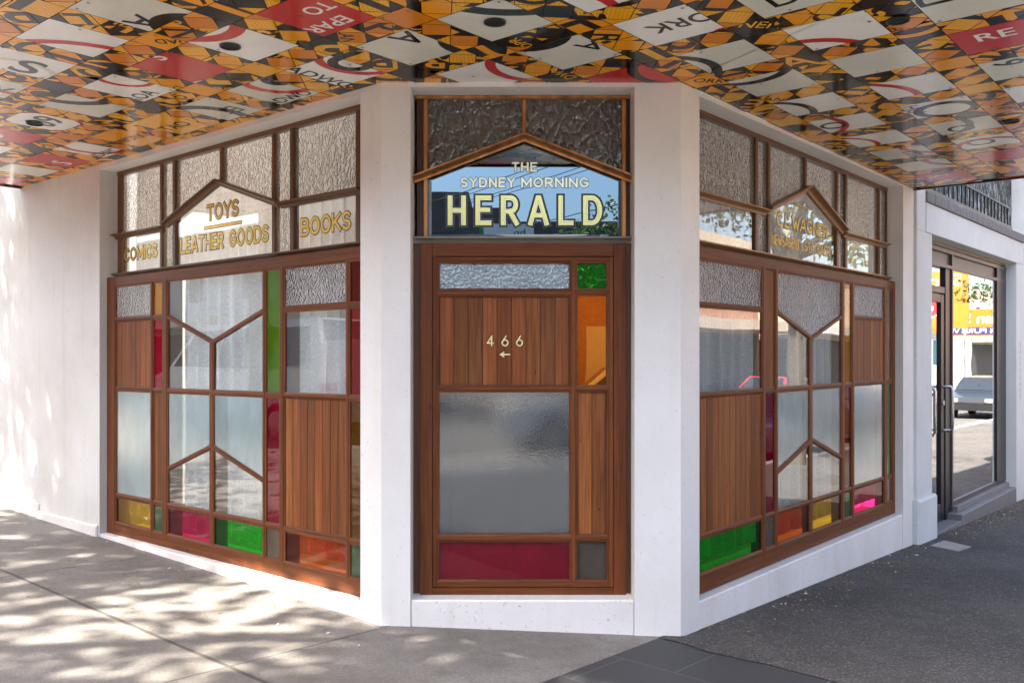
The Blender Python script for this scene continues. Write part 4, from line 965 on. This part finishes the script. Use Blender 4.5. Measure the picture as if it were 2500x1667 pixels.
# ------------------------------------------------------------------ the neighbouring shop
nb = empty('neighbouring_shop', (0, 0, 0), 'grey rendered neighbouring shop with dark framed glass front, step and balcony rail above', 'building')
RB = R4
def np_(mb, name, label=None, parent=nb): return MB.build(mb, name, parent, label)
mb = MB(); mb.prism(RB(4.224, -.7, 4.318, 3.05), -.3, -.015, WR, 'white', ch=.002); np_(mb, 'party_wall_strip')
mb = MB(); mb.prism(RB(4.316, -.7, 4.80, 2.688), -.5, .012, WR, 'grey_render', ch=.004); mb.prism(RB(4.320, 2.688, 4.588, 4.6), -.5, .012, WR, 'grey_render', ch=.004); np_(mb, 'pilaster')
mb = MB(); mb.prism(RB(4.268, -.7, 4.850, .185), -.1, .05, WR, 'grey_render', ch=.02); np_(mb, 'pilaster_base')
mb = MB(); mb.prism(RB(4.588, 2.690, 8.86, 2.972), -.45, .02, WR, 'grey_render', ch=.004); mb.prism(RB(4.80, 2.655, 8.86, 2.690), -.45, -.12, WR, 'zinc'); np_(mb, 'beam')
mb = MB(); MT['coping'] = plain('grey_brick_coping', (.20, .19, .19), .8, 0, .3, .3, 12)
k = 4.588
while k < 8.86:
    mb.prism(RB(k+.004, 2.975, k+.222, 3.075+.004*random.random()), -.25, .035+.006*random.random(), WR, 'coping', ch=.006); k += .226
np_(mb, 'brick_coping')
mb = MB(); mb.prism(RB(8.50, -.7, 8.995, 2.72), -.4, .012, WR, 'grey_render', ch=.004); np_(mb, 'pilaster')
mb = MB(); mb.prism(RB(8.99, -.9, 16, 3.02), -.3, .04, WR, 'white', ch=.004); mb.prism(RB(8.97, -.9, 16, .50), -.3, .06, WR, 'white', ch=.01); np_(mb, 'wall')
# frame, glazing and door
fr = MB(); r = -.11
fr.prism(RB(5.985, -.20, 6.03, 2.64), -.20, r, WR, 'alu'); fr.prism(RB(8.02, -.10, 8.52, 2.64), -.20, r, WR, 'black_metal', ch=.004); fr.prism(RB(4.80, 2.44, 8.52, 2.475), -.20, r+.003, WR, 'alu'); fr.prism(RB(4.80, 2.60, 8.52, 2.64), -.20, r+.003, WR, 'alu')
fr.prism(RB(6.03, -.10, 8.02, -.055), -.18, r-.003, WR, 'alu')
fw = np_(fr, 'shop_window', 'dark framed shop window reflecting the street')
mb = MB(); mb.prism(RB(4.80, 2.475, 5.985, 2.60), -.20, -.14, WR, 'bulkhead'); mb.prism(RB(6.03, 2.475, 8.02, 2.60), -.20, -.14, WR, 'bulkhead'); np_(mb, 'bulkhead_panel', parent=fw)
for z_0, z_1, m_ in ((.92, 2.44, 'shop_glass'), (.25, .92, 'shop_glass'), (-.055, .25, 'etched')):
    mb = MB(); mb.face([WR(a, -.128, b) for a, b in RB(6.03, z_0, 8.02, z_1)], m_); np_(mb, 'pane', parent=fw)
dr = MB(); rd = -.135
for a, c in ((4.83, 4.93), (5.66, 5.78)): dr.prism(RB(a, -.22, c, 2.16), rd-.05, rd, WR, 'black_metal', ch=.004)
dr.prism(RB(5.79, -.22, 5.985, 2.44), rd-.05, rd+.01, WR, 'black_metal', ch=.004)
dr.prism(RB(4.93, 2.07, 5.66, 2.16), rd-.05, rd-.002, WR, 'black_metal', ch=.004); dr.prism(RB(4.93, -.22, 5.66, -.04), rd-.05, rd-.002, WR, 'black_metal', ch=.004)
dr.prism(RB(4.80, 2.17, 5.79, 2.24), rd-.05, rd+.004, WR, 'alu', ch=.004)
door2 = np_(dr, 'glass_door', 'black framed glass door with steel pull handles')
mb = MB(); mb.face([WR(a, rd-.025, b) for a, b in RB(4.93, -.04, 5.66, 2.07)], 'shop_glass'); np_(mb, 'pane', parent=door2)
mb = MB(); mb.face([WR(a, rd-.02, b) for a, b in RB(4.82, 2.24, 5.79, 2.44)], 'shop_glass'); np_(mb, 'overdoor_light', parent=door2)
for tt in (5.07, 5.70):
    mb = MB(); mb.tube([WR(tt, rd+.005, .73), WR(tt, rd+.085, .73), WR(tt, rd+.10, .75), WR(tt, rd+.10, 1.17), WR(tt, rd+.085, 1.19), WR(tt, rd+.005, 1.19)], .017, 'steel', 10); np_(mb, 'handle', parent=door2)
mb = MB(); mb.tube([WR(5.72, rd-.001, 1.02), WR(5.72, rd+.012, 1.02)], .03, 'steel', 14); np_(mb, 'lock', parent=door2)
mb = MB(); MT['sticker'] = plain('teal_sticker', (.05, .40, .48), .4); mb.prism(RB(5.46, 1.42, 5.58, 1.68), rd-.0245, rd-.0235, WR, 'sticker'); np_(mb, 'sticker', parent=door2)
mb = MB(); mb.prism(RB(5.86, -.7, 8.45, -.165), -.5, .02, WR, 'grey_tile', ch=.006); mb.prism(RB(6.00, -.166, 8.45, -.105), -.5, -.06, WR, 'grey_tile', ch=.004); np_(mb, 'window_base')
mb = MB(); mb.prism(RB(4.80, -.7, 5.86, -.225), -.55, .015, WR, 'grey_tile', ch=.004); np_(mb, 'door_step')
mb = MB(); mb.face([WR(a, -1.6, b) for a, b in RB(4.4, -.5, 9.5, 3)], 'dark_int'); mb.face([WR(a, b, -.2) for a, b in RB(4.4, -1.6, 9.5, -.3)], 'grey_tile'); np_(mb, 'interior_lining')
# balcony
mb = MB()
mb.prism(RB(4.60, 3.13, 8.70, 3.18), -.12, -.08, WR, 'alu'); mb.prism(RB(4.60, 3.40, 8.70, 3.42), -.12, -.08, WR, 'black_metal')
k = 4.62
while k < 8.7: mb.prism(RB(k, 3.18, k+.014, 3.40), -.108, -.092, WR, 'black_metal'); k += .17
np_(mb, 'balcony_rail')
t = NT('dark_mottled_screen'); v = t.coords('Object', (1, 1, .3)); n_ = t.noise(v, 20, 5, .75); t.princ(t.ramp(n_, [(.46, (.012, .011, .011)), (.53, (.05, .045, .045)), (.60, (.5, .52, .56))]), .5, 0, .1); MT['mottled'] = t.m
mb = MB(); mb.prism(RB(4.6, 3.02, 11.0, 5.4), -.6, -.55, WR, 'mottled'); np_(mb, 'balcony_screen')
mb = MB(); mb.prism(RB(11.0, 2.9, 11.9, 5.5), -.6, -.30, WR, 'grey_render'); np_(mb, 'balcony_post')
mb = MB()   # scrawl down the far pilaster
for i, ch_ in enumerate('SAXTOOHOT'):
    letters(mb, ch_, (8.66, 1.62-.085*i, 8.74, 1.68-.085*i), .0145, WR, 'outline', -.012)
np_(mb, 'graffiti')

# small things on the footpath
mb = MB(); c4 = [(3.827, 8.286), (4.092, 8.586), (4.208, 8.304), (3.963, 8.053)]
MT['cover_con'] = plain('concrete_cover', (.34, .31, .27), .85, 0, .3, .3, 14)
c4 = ccw(c4); prev = [(x, y, gz(x, y)-.05) for x, y in c4]; top_ = [(x, y, gz(x, y)+.008) for x, y in c4]; i4 = inset(c4, .03); ti_ = [(x, y, gz(x, y)+.010) for x, y in i4]
for i in range(4):
    mb.face([prev[i], prev[(i+1) % 4], top_[(i+1) % 4], top_[i]], 'kerbstone'); mb.face([top_[i], top_[(i+1) % 4], ti_[(i+1) % 4], ti_[i]], 'kerbstone')
mb.face(ti_, 'cover_con'); o = mb.build('utility_cover'); tag(o, 'small concrete utility cover set in the asphalt near the neighbouring shop step', 'utility cover')
mb = MB(); MT['dry_leaf'] = plain('dry_leaf', (.34, .22, .09), .8, 0, .2, .4, 40); MT['pale_litter'] = plain('pale_scrap', (.6, .57, .5), .8)
rl = random.Random(5)
for _ in range(1000):
    u_ = rl.random()
    if u_ < .62: p, q = rl.uniform(4.9, 10.5), abs(rl.gauss(0, .16))+.05
    elif u_ < .8: p, q = rl.uniform(.2, 4.2), abs(rl.gauss(0, .12))+.01
    elif u_ < .9: p, q = rl.uniform(-.1, 9), rl.uniform(0, 3)
    else: p, q = -1.09-abs(rl.gauss(0, .5))-.02, rl.uniform(-5, -1)
    x, y = PQ(p, q); s_ = rl.uniform(.006, .02); a = rl.random()*pi; z = gz(x, y)+.006
    d = Vector((cos(a), sin(a)))*s_; e_ = Vector((-sin(a), cos(a)))*s_*.35
    mb.face([(x-d.x, y-d.y, z), (x+e_.x, y+e_.y, z+rl.uniform(0, .008)), (x+d.x, y+d.y, z+.002), (x-e_.x, y-e_.y, z)], 'dry_leaf' if rl.random() < .85 else 'pale_litter')
o = mb.build('leaf_litter'); o['kind'] = 'stuff'; o['label'] = 'scattered dry leaf litter along the wall bases'

# ------------------------------------------------------------------ street trees (they cast the dappled shade and stand in the reflections)
MT['bark'] = plain('bark', (.10, .085, .065), .9, 0, .2, .4, 12)
def m_leaf(name, c):
    t = NT(name); oi = t.n('VertexColor', layer_name='tint'); cc = t.mixc(1, c, oi.outputs[0], 'MULTIPLY')
    d = t.n('BsdfPrincipled'); t.l(cc, d.inputs['Base Color']); d.inputs['Roughness'].default_value = .45
    tl = t.n('BsdfTranslucent'); t.l(cc, tl.inputs[0]); t.l(t.mixs(.35, d.outputs[0], tl.outputs[0]), t.out.inputs[0]); return t.m
MT['leaf'] = m_leaf('leaf', (.085, .12, .03)); MT['leaf2'] = m_leaf('leaf_yellowing', (.16, .15, .035))
def tree(x, y, h, R, hc, nleaf, label, seed, m='leaf', ls=.09, flat=.8):
    rnd = random.Random(seed); z0 = gz(x, y); o = empty('street_tree', (x, y, z0), label, 'tree', 'street trees')
    tb = MB(); cl = []
    trunk_top = h-hc*flat*1.2
    tb.tube([(0, 0, -.2), (.05, .03, trunk_top*.5), (.0, .08, trunk_top)], [.19, .15, .12], 'bark', 9)
    for k in range(11):
        a = k*2.4+rnd.random(); r_ = R*rnd.uniform(.45, .9); zz = trunk_top+rnd.uniform(.2, 1.0)*(h-trunk_top)*.8
        end = Vector((r_*cos(a), r_*sin(a), zz)); mid_ = Vector((end.x*.45, end.y*.45, trunk_top*.92+(zz-trunk_top)*.6))
        tb.tube([(0, .06, trunk_top*rnd.uniform(.75, .98)), tuple(mid_), tuple(end)], [.075, .045, .015], 'bark', 6); cl += [end, (mid_+end)/2]
        for _ in range(2):
            e2 = end+Vector((rnd.gauss(0, .5), rnd.gauss(0, .5), rnd.gauss(.1, .35))); tb.tube([tuple((mid_+end)/2), tuple(e2)], [.02, .008], 'bark', 5); cl.append(e2)
    tb.build('trunk', o)
    lb = MB(); cl += [Vector((rnd.gauss(0, R*.4), rnd.gauss(0, R*.4), h-hc*rnd.uniform(.1, .9))) for _ in range(14)]
    lum = [rnd.uniform(.6, 1.5) for _ in cl]
    for _ in range(nleaf):
        i = rnd.randrange(len(cl)); c = cl[i]; p = c+Vector((rnd.gauss(0, .34), rnd.gauss(0, .34), rnd.gauss(0, .26)))*(R/3)
        d = Vector((rnd.gauss(0, 1), rnd.gauss(0, 1), rnd.gauss(-.35, .8))).normalized(); u = d.cross(Vector((rnd.gauss(0, 1), rnd.gauss(0, 1), rnd.gauss(0, 1)))).normalized()
        L = ls*rnd.uniform(.7, 1.35); k = lum[i]*rnd.uniform(.7, 1.3)
        lb.face([p, p+d*L*.5+u*L*.27, p+d*L, p+d*L*.5-u*L*.27], m, None, (k*rnd.uniform(.85, 1.2), k, k))
    lb.build('crown', o); return o
tree(-8.4, 1.9, 12.2, 4.0, 5.2, 9000, 'broad street tree at the kerb left of the camera shading the concrete pavement', 3, ls=.22)
tree(-10.6, 6.9, 11.0, 3.6, 5.2, 8000, 'second kerbside tree shading the plain white wall', 4, ls=.21)
tree(-13.6, 11.2, 10.5, 3.6, 5.0, 7000, 'third kerbside tree farthest along the left hand street', 9, ls=.22)
x, y = PQ(11.5, 4.0); tree(x, y, 7.1, 2.7, 3.2, 4600, 'yellowing street tree on the asphalt footpath past the neighbouring shop', 5, 'leaf2', .15)
x, y = PQ(35, 3.7); tree(x, y, 7.0, 2.6, 3.6, 3200, 'farther street tree on the asphalt footpath', 6, 'leaf', .18)
tree(3.9, -15.0, 6.3, 2.2, 3.8, 4200, 'dense green tree across the road seen in the newspaper transom mirror', 7, 'leaf', .17, 1.0)
tree(9.0, -17.0, 7.3, 2.8, 4.2, 3000, 'taller tree across the road beside the forecourt', 8, 'leaf', .2, 1.0)

# ------------------------------------------------------------------ across the road (seen in the glass)
def m_brick(name, c1, c2, mortar):
    t = NT(name); uv = t.n('UVMap').outputs[0]; b = t.n('TexBrick'); t.l(uv, b.inputs['Vector']); b.inputs['Scale'].default_value = 1
    b.inputs['Brick Width'].default_value = .23; b.inputs['Row Height'].default_value = .086; b.inputs['Mortar Size'].default_value = .008
    for k, c in (('Color1', c1), ('Color2', c2), ('Mortar', mortar)): b.inputs[k].default_value = (*c, 1)
    t.princ(b.outputs[0], .85); return t.m
MT['brick_dark'] = m_brick('dark_brick', (.07, .055, .055), (.10, .075, .07), (.12, .11, .10)); MT['brick_red'] = m_brick('terracotta_brick', (.36, .14, .08), (.45, .19, .11), (.4, .36, .3))
MT['cream'] = m_render('cream_render', (.66, .56, .42), .4); MT['far_glass'] = plain('far_window_glass', (.03, .035, .045), .08, 0, .8); MT['far_white'] = m_render('far_white_render', (.62, .60, .56), .4)
MT['roller'] = plain('dark_shopfront', (.05, .045, .045), .5)
def block(label, p0, p1, q0, q1, h, m, floors=2, fascia=None, nwin=6, face='q', shopfront_=True):
    cx, cy = PQ((p0+p1)/2, (q0+q1)/2); o = empty('street_building', (0, 0, 0), label, 'building', 'buildings across the road')
    mpq = lambda a, b, z: (*PQ(a, b), z-.15)
    mb = MB(); mb.box((p0, q0, -1), (p1, q1, h), m, mpq); mb.build('wall', o)
    mb = MB(); mb.box((p0-.1, q0-.12, h-.45), (p1+.1, q1+.1, h+.12), 'cream', mpq); mb.build('parapet', o)
    L = p1-p0 if face == 'q' else q1-q0
    z0 = 3.9 if shopfront_ else 1.0
    for fl in range(floors):
        zb = z0+fl*2.9
        if zb+1.5 > h-.5: break
        for k in range(nwin):
            c = (k+.5)/nwin*L; wv = MB(); ww = .55
            if face == 'q': wv.box((p0+c-ww, q0-.05, zb), (p0+c+ww, q0+.1, zb+1.5), 'far_white', mpq); wv.box((p0+c-ww+.08, q0-.062, zb+.08), (p0+c+ww-.08, q0+.1, zb+1.42), 'far_glass', mpq)
            else: wv.box((p1-.1, q0+c-ww, zb), (p1+.05, q0+c+ww, zb+1.5), 'far_white', mpq); wv.box((p1-.1, q0+c-ww+.08, zb+.08), (p1+.062, q0+c+ww-.08, zb+1.42), 'far_glass', mpq)
            wv.build('window', o)
    if shopfront_:
        mb = MB()
        if face == 'q': mb.box((p0+.3, q0-.03, 0), (p1-.3, q0+.1, 2.6), 'roller', mpq)
        else: mb.box((p1-.1, q0+.3, 0), (p1+.03, q1-.3, 2.6), 'roller', mpq)
        mb.build('shopfront', o)
        mb = MB()
        if face == 'q': mb.box((p0+.05, q0-3.0, 2.75), (p1-.05, q0-.04, 3.15), fascia or 'cream', mpq)
        else: mb.box((p1+.04, q0+.05, 2.75), (p1+3.0, q1-.05, 3.15), fascia or 'cream', mpq)
        mb.build('awning', o)
    return o
block('red brick terrace shop with cream awning across the right hand street', 3, 17, 16.2, 26, 7.4, 'brick_red', 1, 'cream', 5)
block('long red brick shop row with dark shopfronts farther along the right hand street', 17.4, 36, 16.2, 26, 7.0, 'brick_red', 1, 'cream', 7)
block('cream shop row with an orange restaurant sign at its end', 36.4, 56, 16.2, 26, 6.4, 'cream', 1, 'far_white', 7)
e_ = block('far white shop row closing the right hand street', 67, 90, 14.2, 26, 6.5, 'far_white', 1, 'cream', 6)
block('terracotta brick terrace opposite the plain white wall', -30, -18.2, -26, -6, 7.2, 'brick_red', 1, 'cream', 6, 'p')
block('white rendered shop opposite the far shopfront window', -30, -18.2, -5.6, 9, 6.2, 'far_white', 1, 'cream', 5, 'p')
block('white terrace far along the left hand street', -30, -18.2, -50, -26.5, 6.8, 'far_white', 1, 'cream', 6, 'p')
# dark flats and the low brick block behind the forecourt, placed square to the corner
def wblock(label, x0, x1, y1, h, m, step=None, nwin=5):
    o = empty('street_building', (0, 0, 0), label, 'building', 'buildings across the road'); mb = MB(); mb.box((x0, y1-9, -1), (x1, y1, h), m)
    if step: mb.box((step[0], y1-9.01, h), (step[1], y1-.01, h+step[2]), m)
    mb.build('wall', o); mb = MB(); mb.box((x0+.1, y1-.1, -1), (x1-.1, y1+.25, 4.4), 'brick_red'); mb.build('street_storey', o)
    for q_ in range(int((x1-x0)/2.6)):
        mb = MB(); mb.box((x0+.4+2.6*q_, y1+.1, .4), (x0+1.5+2.6*q_, y1+.28, 2.9), 'far_white'); mb.build('shopfront', o)
    for k in range(nwin):
        c = x0+(k+.5)*(x1-x0)/nwin; wv = MB(); wv.box((c-.75, y1-.1, h-2.6), (c+.75, y1+.03, h-1.1), 'far_glass'); wv.box((c-.78, y1-.1, h-2.66), (c+.78, y1+.05, h-2.6), 'far_white'); wv.build('window', o)
    return o
wblock('dark brick flats with a stepped roof behind the service station', -16, .2, -29, 8.05, 'brick_dark', (-16, -1.9, .7), 8)
wblock('low dark red brick block behind the dense green tree', .25, 16, -30, 7.6, 'brick_dark', None, 6)
# service station price sign with a green and yellow sunburst
ss = empty('service_station_sign', (-.1, -20, 0), 'tall white service station sign with a green and yellow sunburst', 'sign')
MT['sign_white'] = plain('sign_white', (.72, .72, .70), .3); MT['sign_green'] = plain('sign_green', (.03, .26, .05), .3); MT['sign_yellow'] = plain('sign_yellow', (.80, .62, .03), .3); MT['sign_dark'] = plain('sign_letter_green', (.01, .12, .04), .3)
mb = MB(); mb.box((-.85, -.18, -.3), (.85, .18, 6.0), 'sign_white'); mb.build('pylon', ss)
mb = MB(); mb.box((-1.0, -.2, -.3), (-.86, .2, 6.0), 'sign_green'); mb.build('edge_band', ss)
mb = MB()
for (r_, m, zo) in ((.62, 'sign_green', .19), (.42, 'sign_yellow', .2), (.2, 'sign_white', .21)):
    for k in range(16):
        a = 2*pi*k/16; P_ = [(0, 0), (r_*.72*cos(a-.2), r_*.72*sin(a-.2)), (r_*cos(a), r_*sin(a)), (r_*.72*cos(a+.2), r_*.72*sin(a+.2))]
        mb.face([(-x_+.1, zo+.0004*k, 4.9+z_) for x_, z_ in P_], m)
mb.build('sunburst_emblem', ss)
mb = MB(); letters(mb, 'bp', (-.55, 5.5, -.15, 5.82), .19, lambda a, n, z: (-a, n, z), 'sign_dark'); mb.build('lettering', ss)
# orange restaurant sign across the right hand street, facing back along it
sg = empty('restaurant_sign', (*PQ(62, 13.4), 0), 'orange restaurant sign board over the footpath across the street', 'sign', None)
MT['sign_orange'] = plain('sign_orange', (.62, .13, .012), .4); MT['sign_navy'] = plain('sign_navy', (.03, .03, .12), .4); MT['sign_red'] = plain('sign_red', (.7, .02, .03), .4)
ang = math.atan2(dR.y, dR.x)
def SGm(a, n, z):   # a runs to the viewer's right when looking along +dR
    v = nR*(a)-dR*n; return (v.x, v.y, z)
mb = MB(); mb.prism(RB(-3.4, 2.9, 3.4, 4.7), -.2, 0, SGm, 'sign_orange', back=True); mb.build('board', sg)
mb = MB(); letters(mb, 'Indian Sweets', (-3.1, 3.75, 2.4, 4.45), .02, SGm, 'sign_white', .01); mb.build('lettering', sg)
mb = MB(); mb.prism(RB(-3.0, 3.02, 1.6, 3.5), .0, .015, SGm, 'sign_navy'); letters(mb, '100% PURE VEG', (-2.8, 3.12, 1.4, 3.42), .03, SGm, 'sign_white', .01); mb.build('banner', sg)
for a in (-3.2, 3.2):
    mb = MB(); mb.tube([SGm(a, -.1, -.4), SGm(a, -.1, 4.7)], .07, 'steel'); mb.build('post', sg)
sg2 = empty('restaurant_sign', (*PQ(53, 13.6), 0), 'tall orange sign board with the number 68 beside the cream shop row', 'sign')
mb = MB(); mb.prism(RB(-2.6, 3.2, 2.2, 6.6), -.2, 0, SGm, 'sign_orange', back=True); mb.build('board', sg2)
mb = MB(); letters(mb, 'Since', (-2.2, 5.7, -.2, 6.4), .02, SGm, 'sign_white', .01); letters(mb, '& Re', (.0, 5.7, 1.9, 6.4), .02, SGm, 'sign_white', .01); letters(mb, '68', (-1.0, 3.9, 1.2, 5.5), .02, SGm, 'sign_white', .05); letters(mb, '68', (-1.0, 3.9, 1.2, 5.5), .03, SGm, 'sign_red', .01); mb.build('lettering', sg2)
for a in (-2.4, 2.0):
    mb = MB(); mb.tube([SGm(a, -.1, -.4), SGm(a, -.1, 6.6)], .07, 'steel'); mb.build('post', sg2)

# power poles and wires
def pole(x, y, label):
    o = empty('power_pole', (x, y, gz(x, y)), label, 'pole', 'power poles'); mb = MB(); mb.tube([(0, 0, -.5), (0, 0, 9.6)], [.16, .11], 'bark', 10); mb.build('post', o)
    mb = MB(); mb.box((-1.1, -.06, 8.6), (1.1, .06, 8.74), 'bark'); mb.build('crossarm', o)
pole(4.8, -9.5, 'timber power pole on the corner behind the camera'); pole(-5.2, -36.0, 'timber power pole in front of the dark flats')
x, y = PQ(19, 3.9); pole(x, y, 'timber power pole on the asphalt footpath')
for k, (dx, dz) in enumerate(((-1.0, 8.75), (-.5, 8.75), (.5, 8.75), (1.0, 8.75), (.1, 7.2), (.1, 6.7))):
    a = Vector((4.8+dx, -9.5, dz-1.6)); b = Vector((-5.2+dx, -36, dz+.3)); pts = []
    for i in range(17):
        u = i/16; p = a.lerp(b, u); p.z -= 1.2*u*(1-u); pts.append(tuple(p))
    mb = MB(); mb.tube(pts, .016, 'black_metal', 5); o = mb.build('power_line'); tag(o, 'black power line strung between the two poles over the road', 'power line', 'overhead power lines')

# vehicles parked at the kerbs
MT['tyre'] = plain('tyre_rubber', (.015, .015, .015), .8); MT['alloy'] = plain('alloy_rim', (.5, .5, .52), .25, .9); MT['car_glass'] = plain('car_glass', (.02, .025, .03), .05, 0, .8)
MT['head'] = plain('headlight_lens', (.75, .75, .72), .15); MT['tail'] = plain('tail_light', (.5, .02, .02), .2)
def m_paint(name, c): 
    t = NT(name); p = t.princ(c, .3, 0, .5); p.inputs['Coat Weight'].default_value = 1; p.inputs['Coat Roughness'].default_value = .04; return t.m
def vehicle(name, cat, label, x, y, rz, paint, van=False, group='vehicles parked along the kerbs'):
    z = gz(x, y)-.17; o = empty(name, (x, y, z), label, cat, group, rz)
    if van: prof = [(-2.4, .35), (2.35, .35), (2.42, .75), (2.3, 1.02), (1.75, 1.2), (1.15, 1.92), (-2.2, 1.98), (-2.42, 1.6)]; Wd = .93; win = [((1.62, 1.22), (1.1, 1.82), (.35, 1.84), (.35, 1.2)), ((.2, 1.2), (.2, 1.84), (-.9, 1.85), (-.9, 1.2)), ((-1.05, 1.2), (-1.05, 1.85), (-2.1, 1.84), (-2.2, 1.25))]; wh = ((1.5, .33), (-1.5, .33)); sh = 1.15
    else: prof = [(-2.2, .32), (2.2, .32), (2.26, .62), (2.1, .80), (1.05, .98), (.35, 1.5), (-1.35, 1.55), (-2.1, 1.12), (-2.26, .9)]; Wd = .9; win = [((.92, 1.0), (.33, 1.43), (-.25, 1.46), (-.25, .98)), ((-.35, .98), (-.35, 1.46), (-1.2, 1.47), (-1.7, 1.05))]; wh = ((1.35, .33), (-1.35, .33)); sh = .95
    def wd(zz): return Wd if zz < sh else Wd-(zz-sh)*.3
    mb = MB(); n = len(prof)
    for sgn in (-1, 1):
        ctr = (-.1, .7); 
        for i in range(n):
            a, b = prof[i], prof[(i+1) % n]; mb.face([(a[0], sgn*wd(a[1]), a[1]), (b[0], sgn*wd(b[1]), b[1]), (ctr[0], sgn*Wd, ctr[1])], paint)
    for i in range(n):
        a, b = prof[i], prof[(i+1) % n]; mb.face([(a[0], -wd(a[1]), a[1]), (b[0], -wd(b[1]), b[1]), (b[0], wd(b[1]), b[1]), (a[0], wd(a[1]), a[1])], paint)
    mb.build('body', o)
    for sgn in (-1, 1):
        for wv in win:
            m2 = MB(); m2.face([(p[0], sgn*(wd(p[1])+.012), p[1]) for p in wv], 'car_glass'); m2.build('side_window', o)
    iw = (4, 5) if van else (4, 5)
    for (i0, i1) in (iw, (6, 7)):
        a, b = prof[i0], prof[i1]; m2 = MB(); q = [(a[0]+(b[0]-a[0])*k, a[1]+(b[1]-a[1])*k) for k in (.1, .9)]; dn = Vector((a[1]-b[1], b[0]-a[0])).normalized()*-.012
        if dn[1] < 0: dn = -dn
        m2.face([(q[0][0]+dn[0], -wd(q[0][1])+.08, q[0][1]+dn[1]), (q[1][0]+dn[0], -wd(q[1][1])+.08, q[1][1]+dn[1]), (q[1][0]+dn[0], wd(q[1][1])-.08, q[1][1]+dn[1]), (q[0][0]+dn[0], wd(q[0][1])-.08, q[0][1]+dn[1])], 'car_glass'); m2.build('windscreen' if i0 == 4 else 'rear_window', o)
    for (xx, zz) in wh:
        for sgn in (-1, 1):
            m2 = MB(); m2.tube([(xx, sgn*(Wd-.2), zz), (xx, sgn*(Wd+.015), zz)], .33, 'tyre', 20); w_ = m2.build('wheel', o)
            m3 = MB(); m3.tube([(xx, sgn*(Wd-.02), zz), (xx, sgn*(Wd+.022), zz)], .21, 'alloy', 16); m3.build('rim', w_)
    for sgn in (-.62, .62):
        m2 = MB(); m2.box((2.2, sgn-.16, .64), (2.285 if not van else 2.43, sgn+.16, .76), 'head'); m2.build('headlight', o)
        m2 = MB(); m2.box((-2.285 if not van else -2.44, sgn-.14, .85), (-2.2, sgn+.14, .98), 'tail'); m2.build('tail_light', o)
    return o
MT['p_white'] = m_paint('white_paint', (.75, .75, .74)); MT['p_black'] = m_paint('black_paint', (.015, .016, .018)); MT['p_red'] = m_paint('red_paint', (.45, .02, .02)); MT['p_silver'] = m_paint('silver_paint', (.4, .41, .42))
aL = math.atan2(dL.y, dL.x); aR = ang
def at(p, q): return PQ(p, q)
def atL(t_, n_): v = CL+dL*t_+nL*n_; return (v.x, v.y)
vehicle('parked_van', 'van', 'white van with side windows parked at the kerb of the left hand street', *atL(9.6, 5.8), aL, 'p_white', True)
vehicle('parked_car', 'car', 'red car parked ahead of the white van', *atL(3.2, 5.9), aL+pi, 'p_red')
vehicle('parked_car', 'car', 'black car parked at the kerb nearest the neighbouring shop', *at(14.5, 5.8), aR+pi, 'p_black')
vehicle('parked_car', 'car', 'third black car parked nose to nose behind the nearest black car', *at(21, 5.8), aR, 'p_black')
vehicle('parked_car', 'car', 'second black car far along the right hand kerb', *at(34, 5.8), aR+pi, 'p_black')
vehicle('parked_car', 'car', 'red car parked on the far side of the right hand street', *at(28, 11.4), aR, 'p_red')
vehicle('parked_car', 'car', 'white car waiting at the corner behind the camera', 2.1, -4.9, radians(-176), 'p_white')
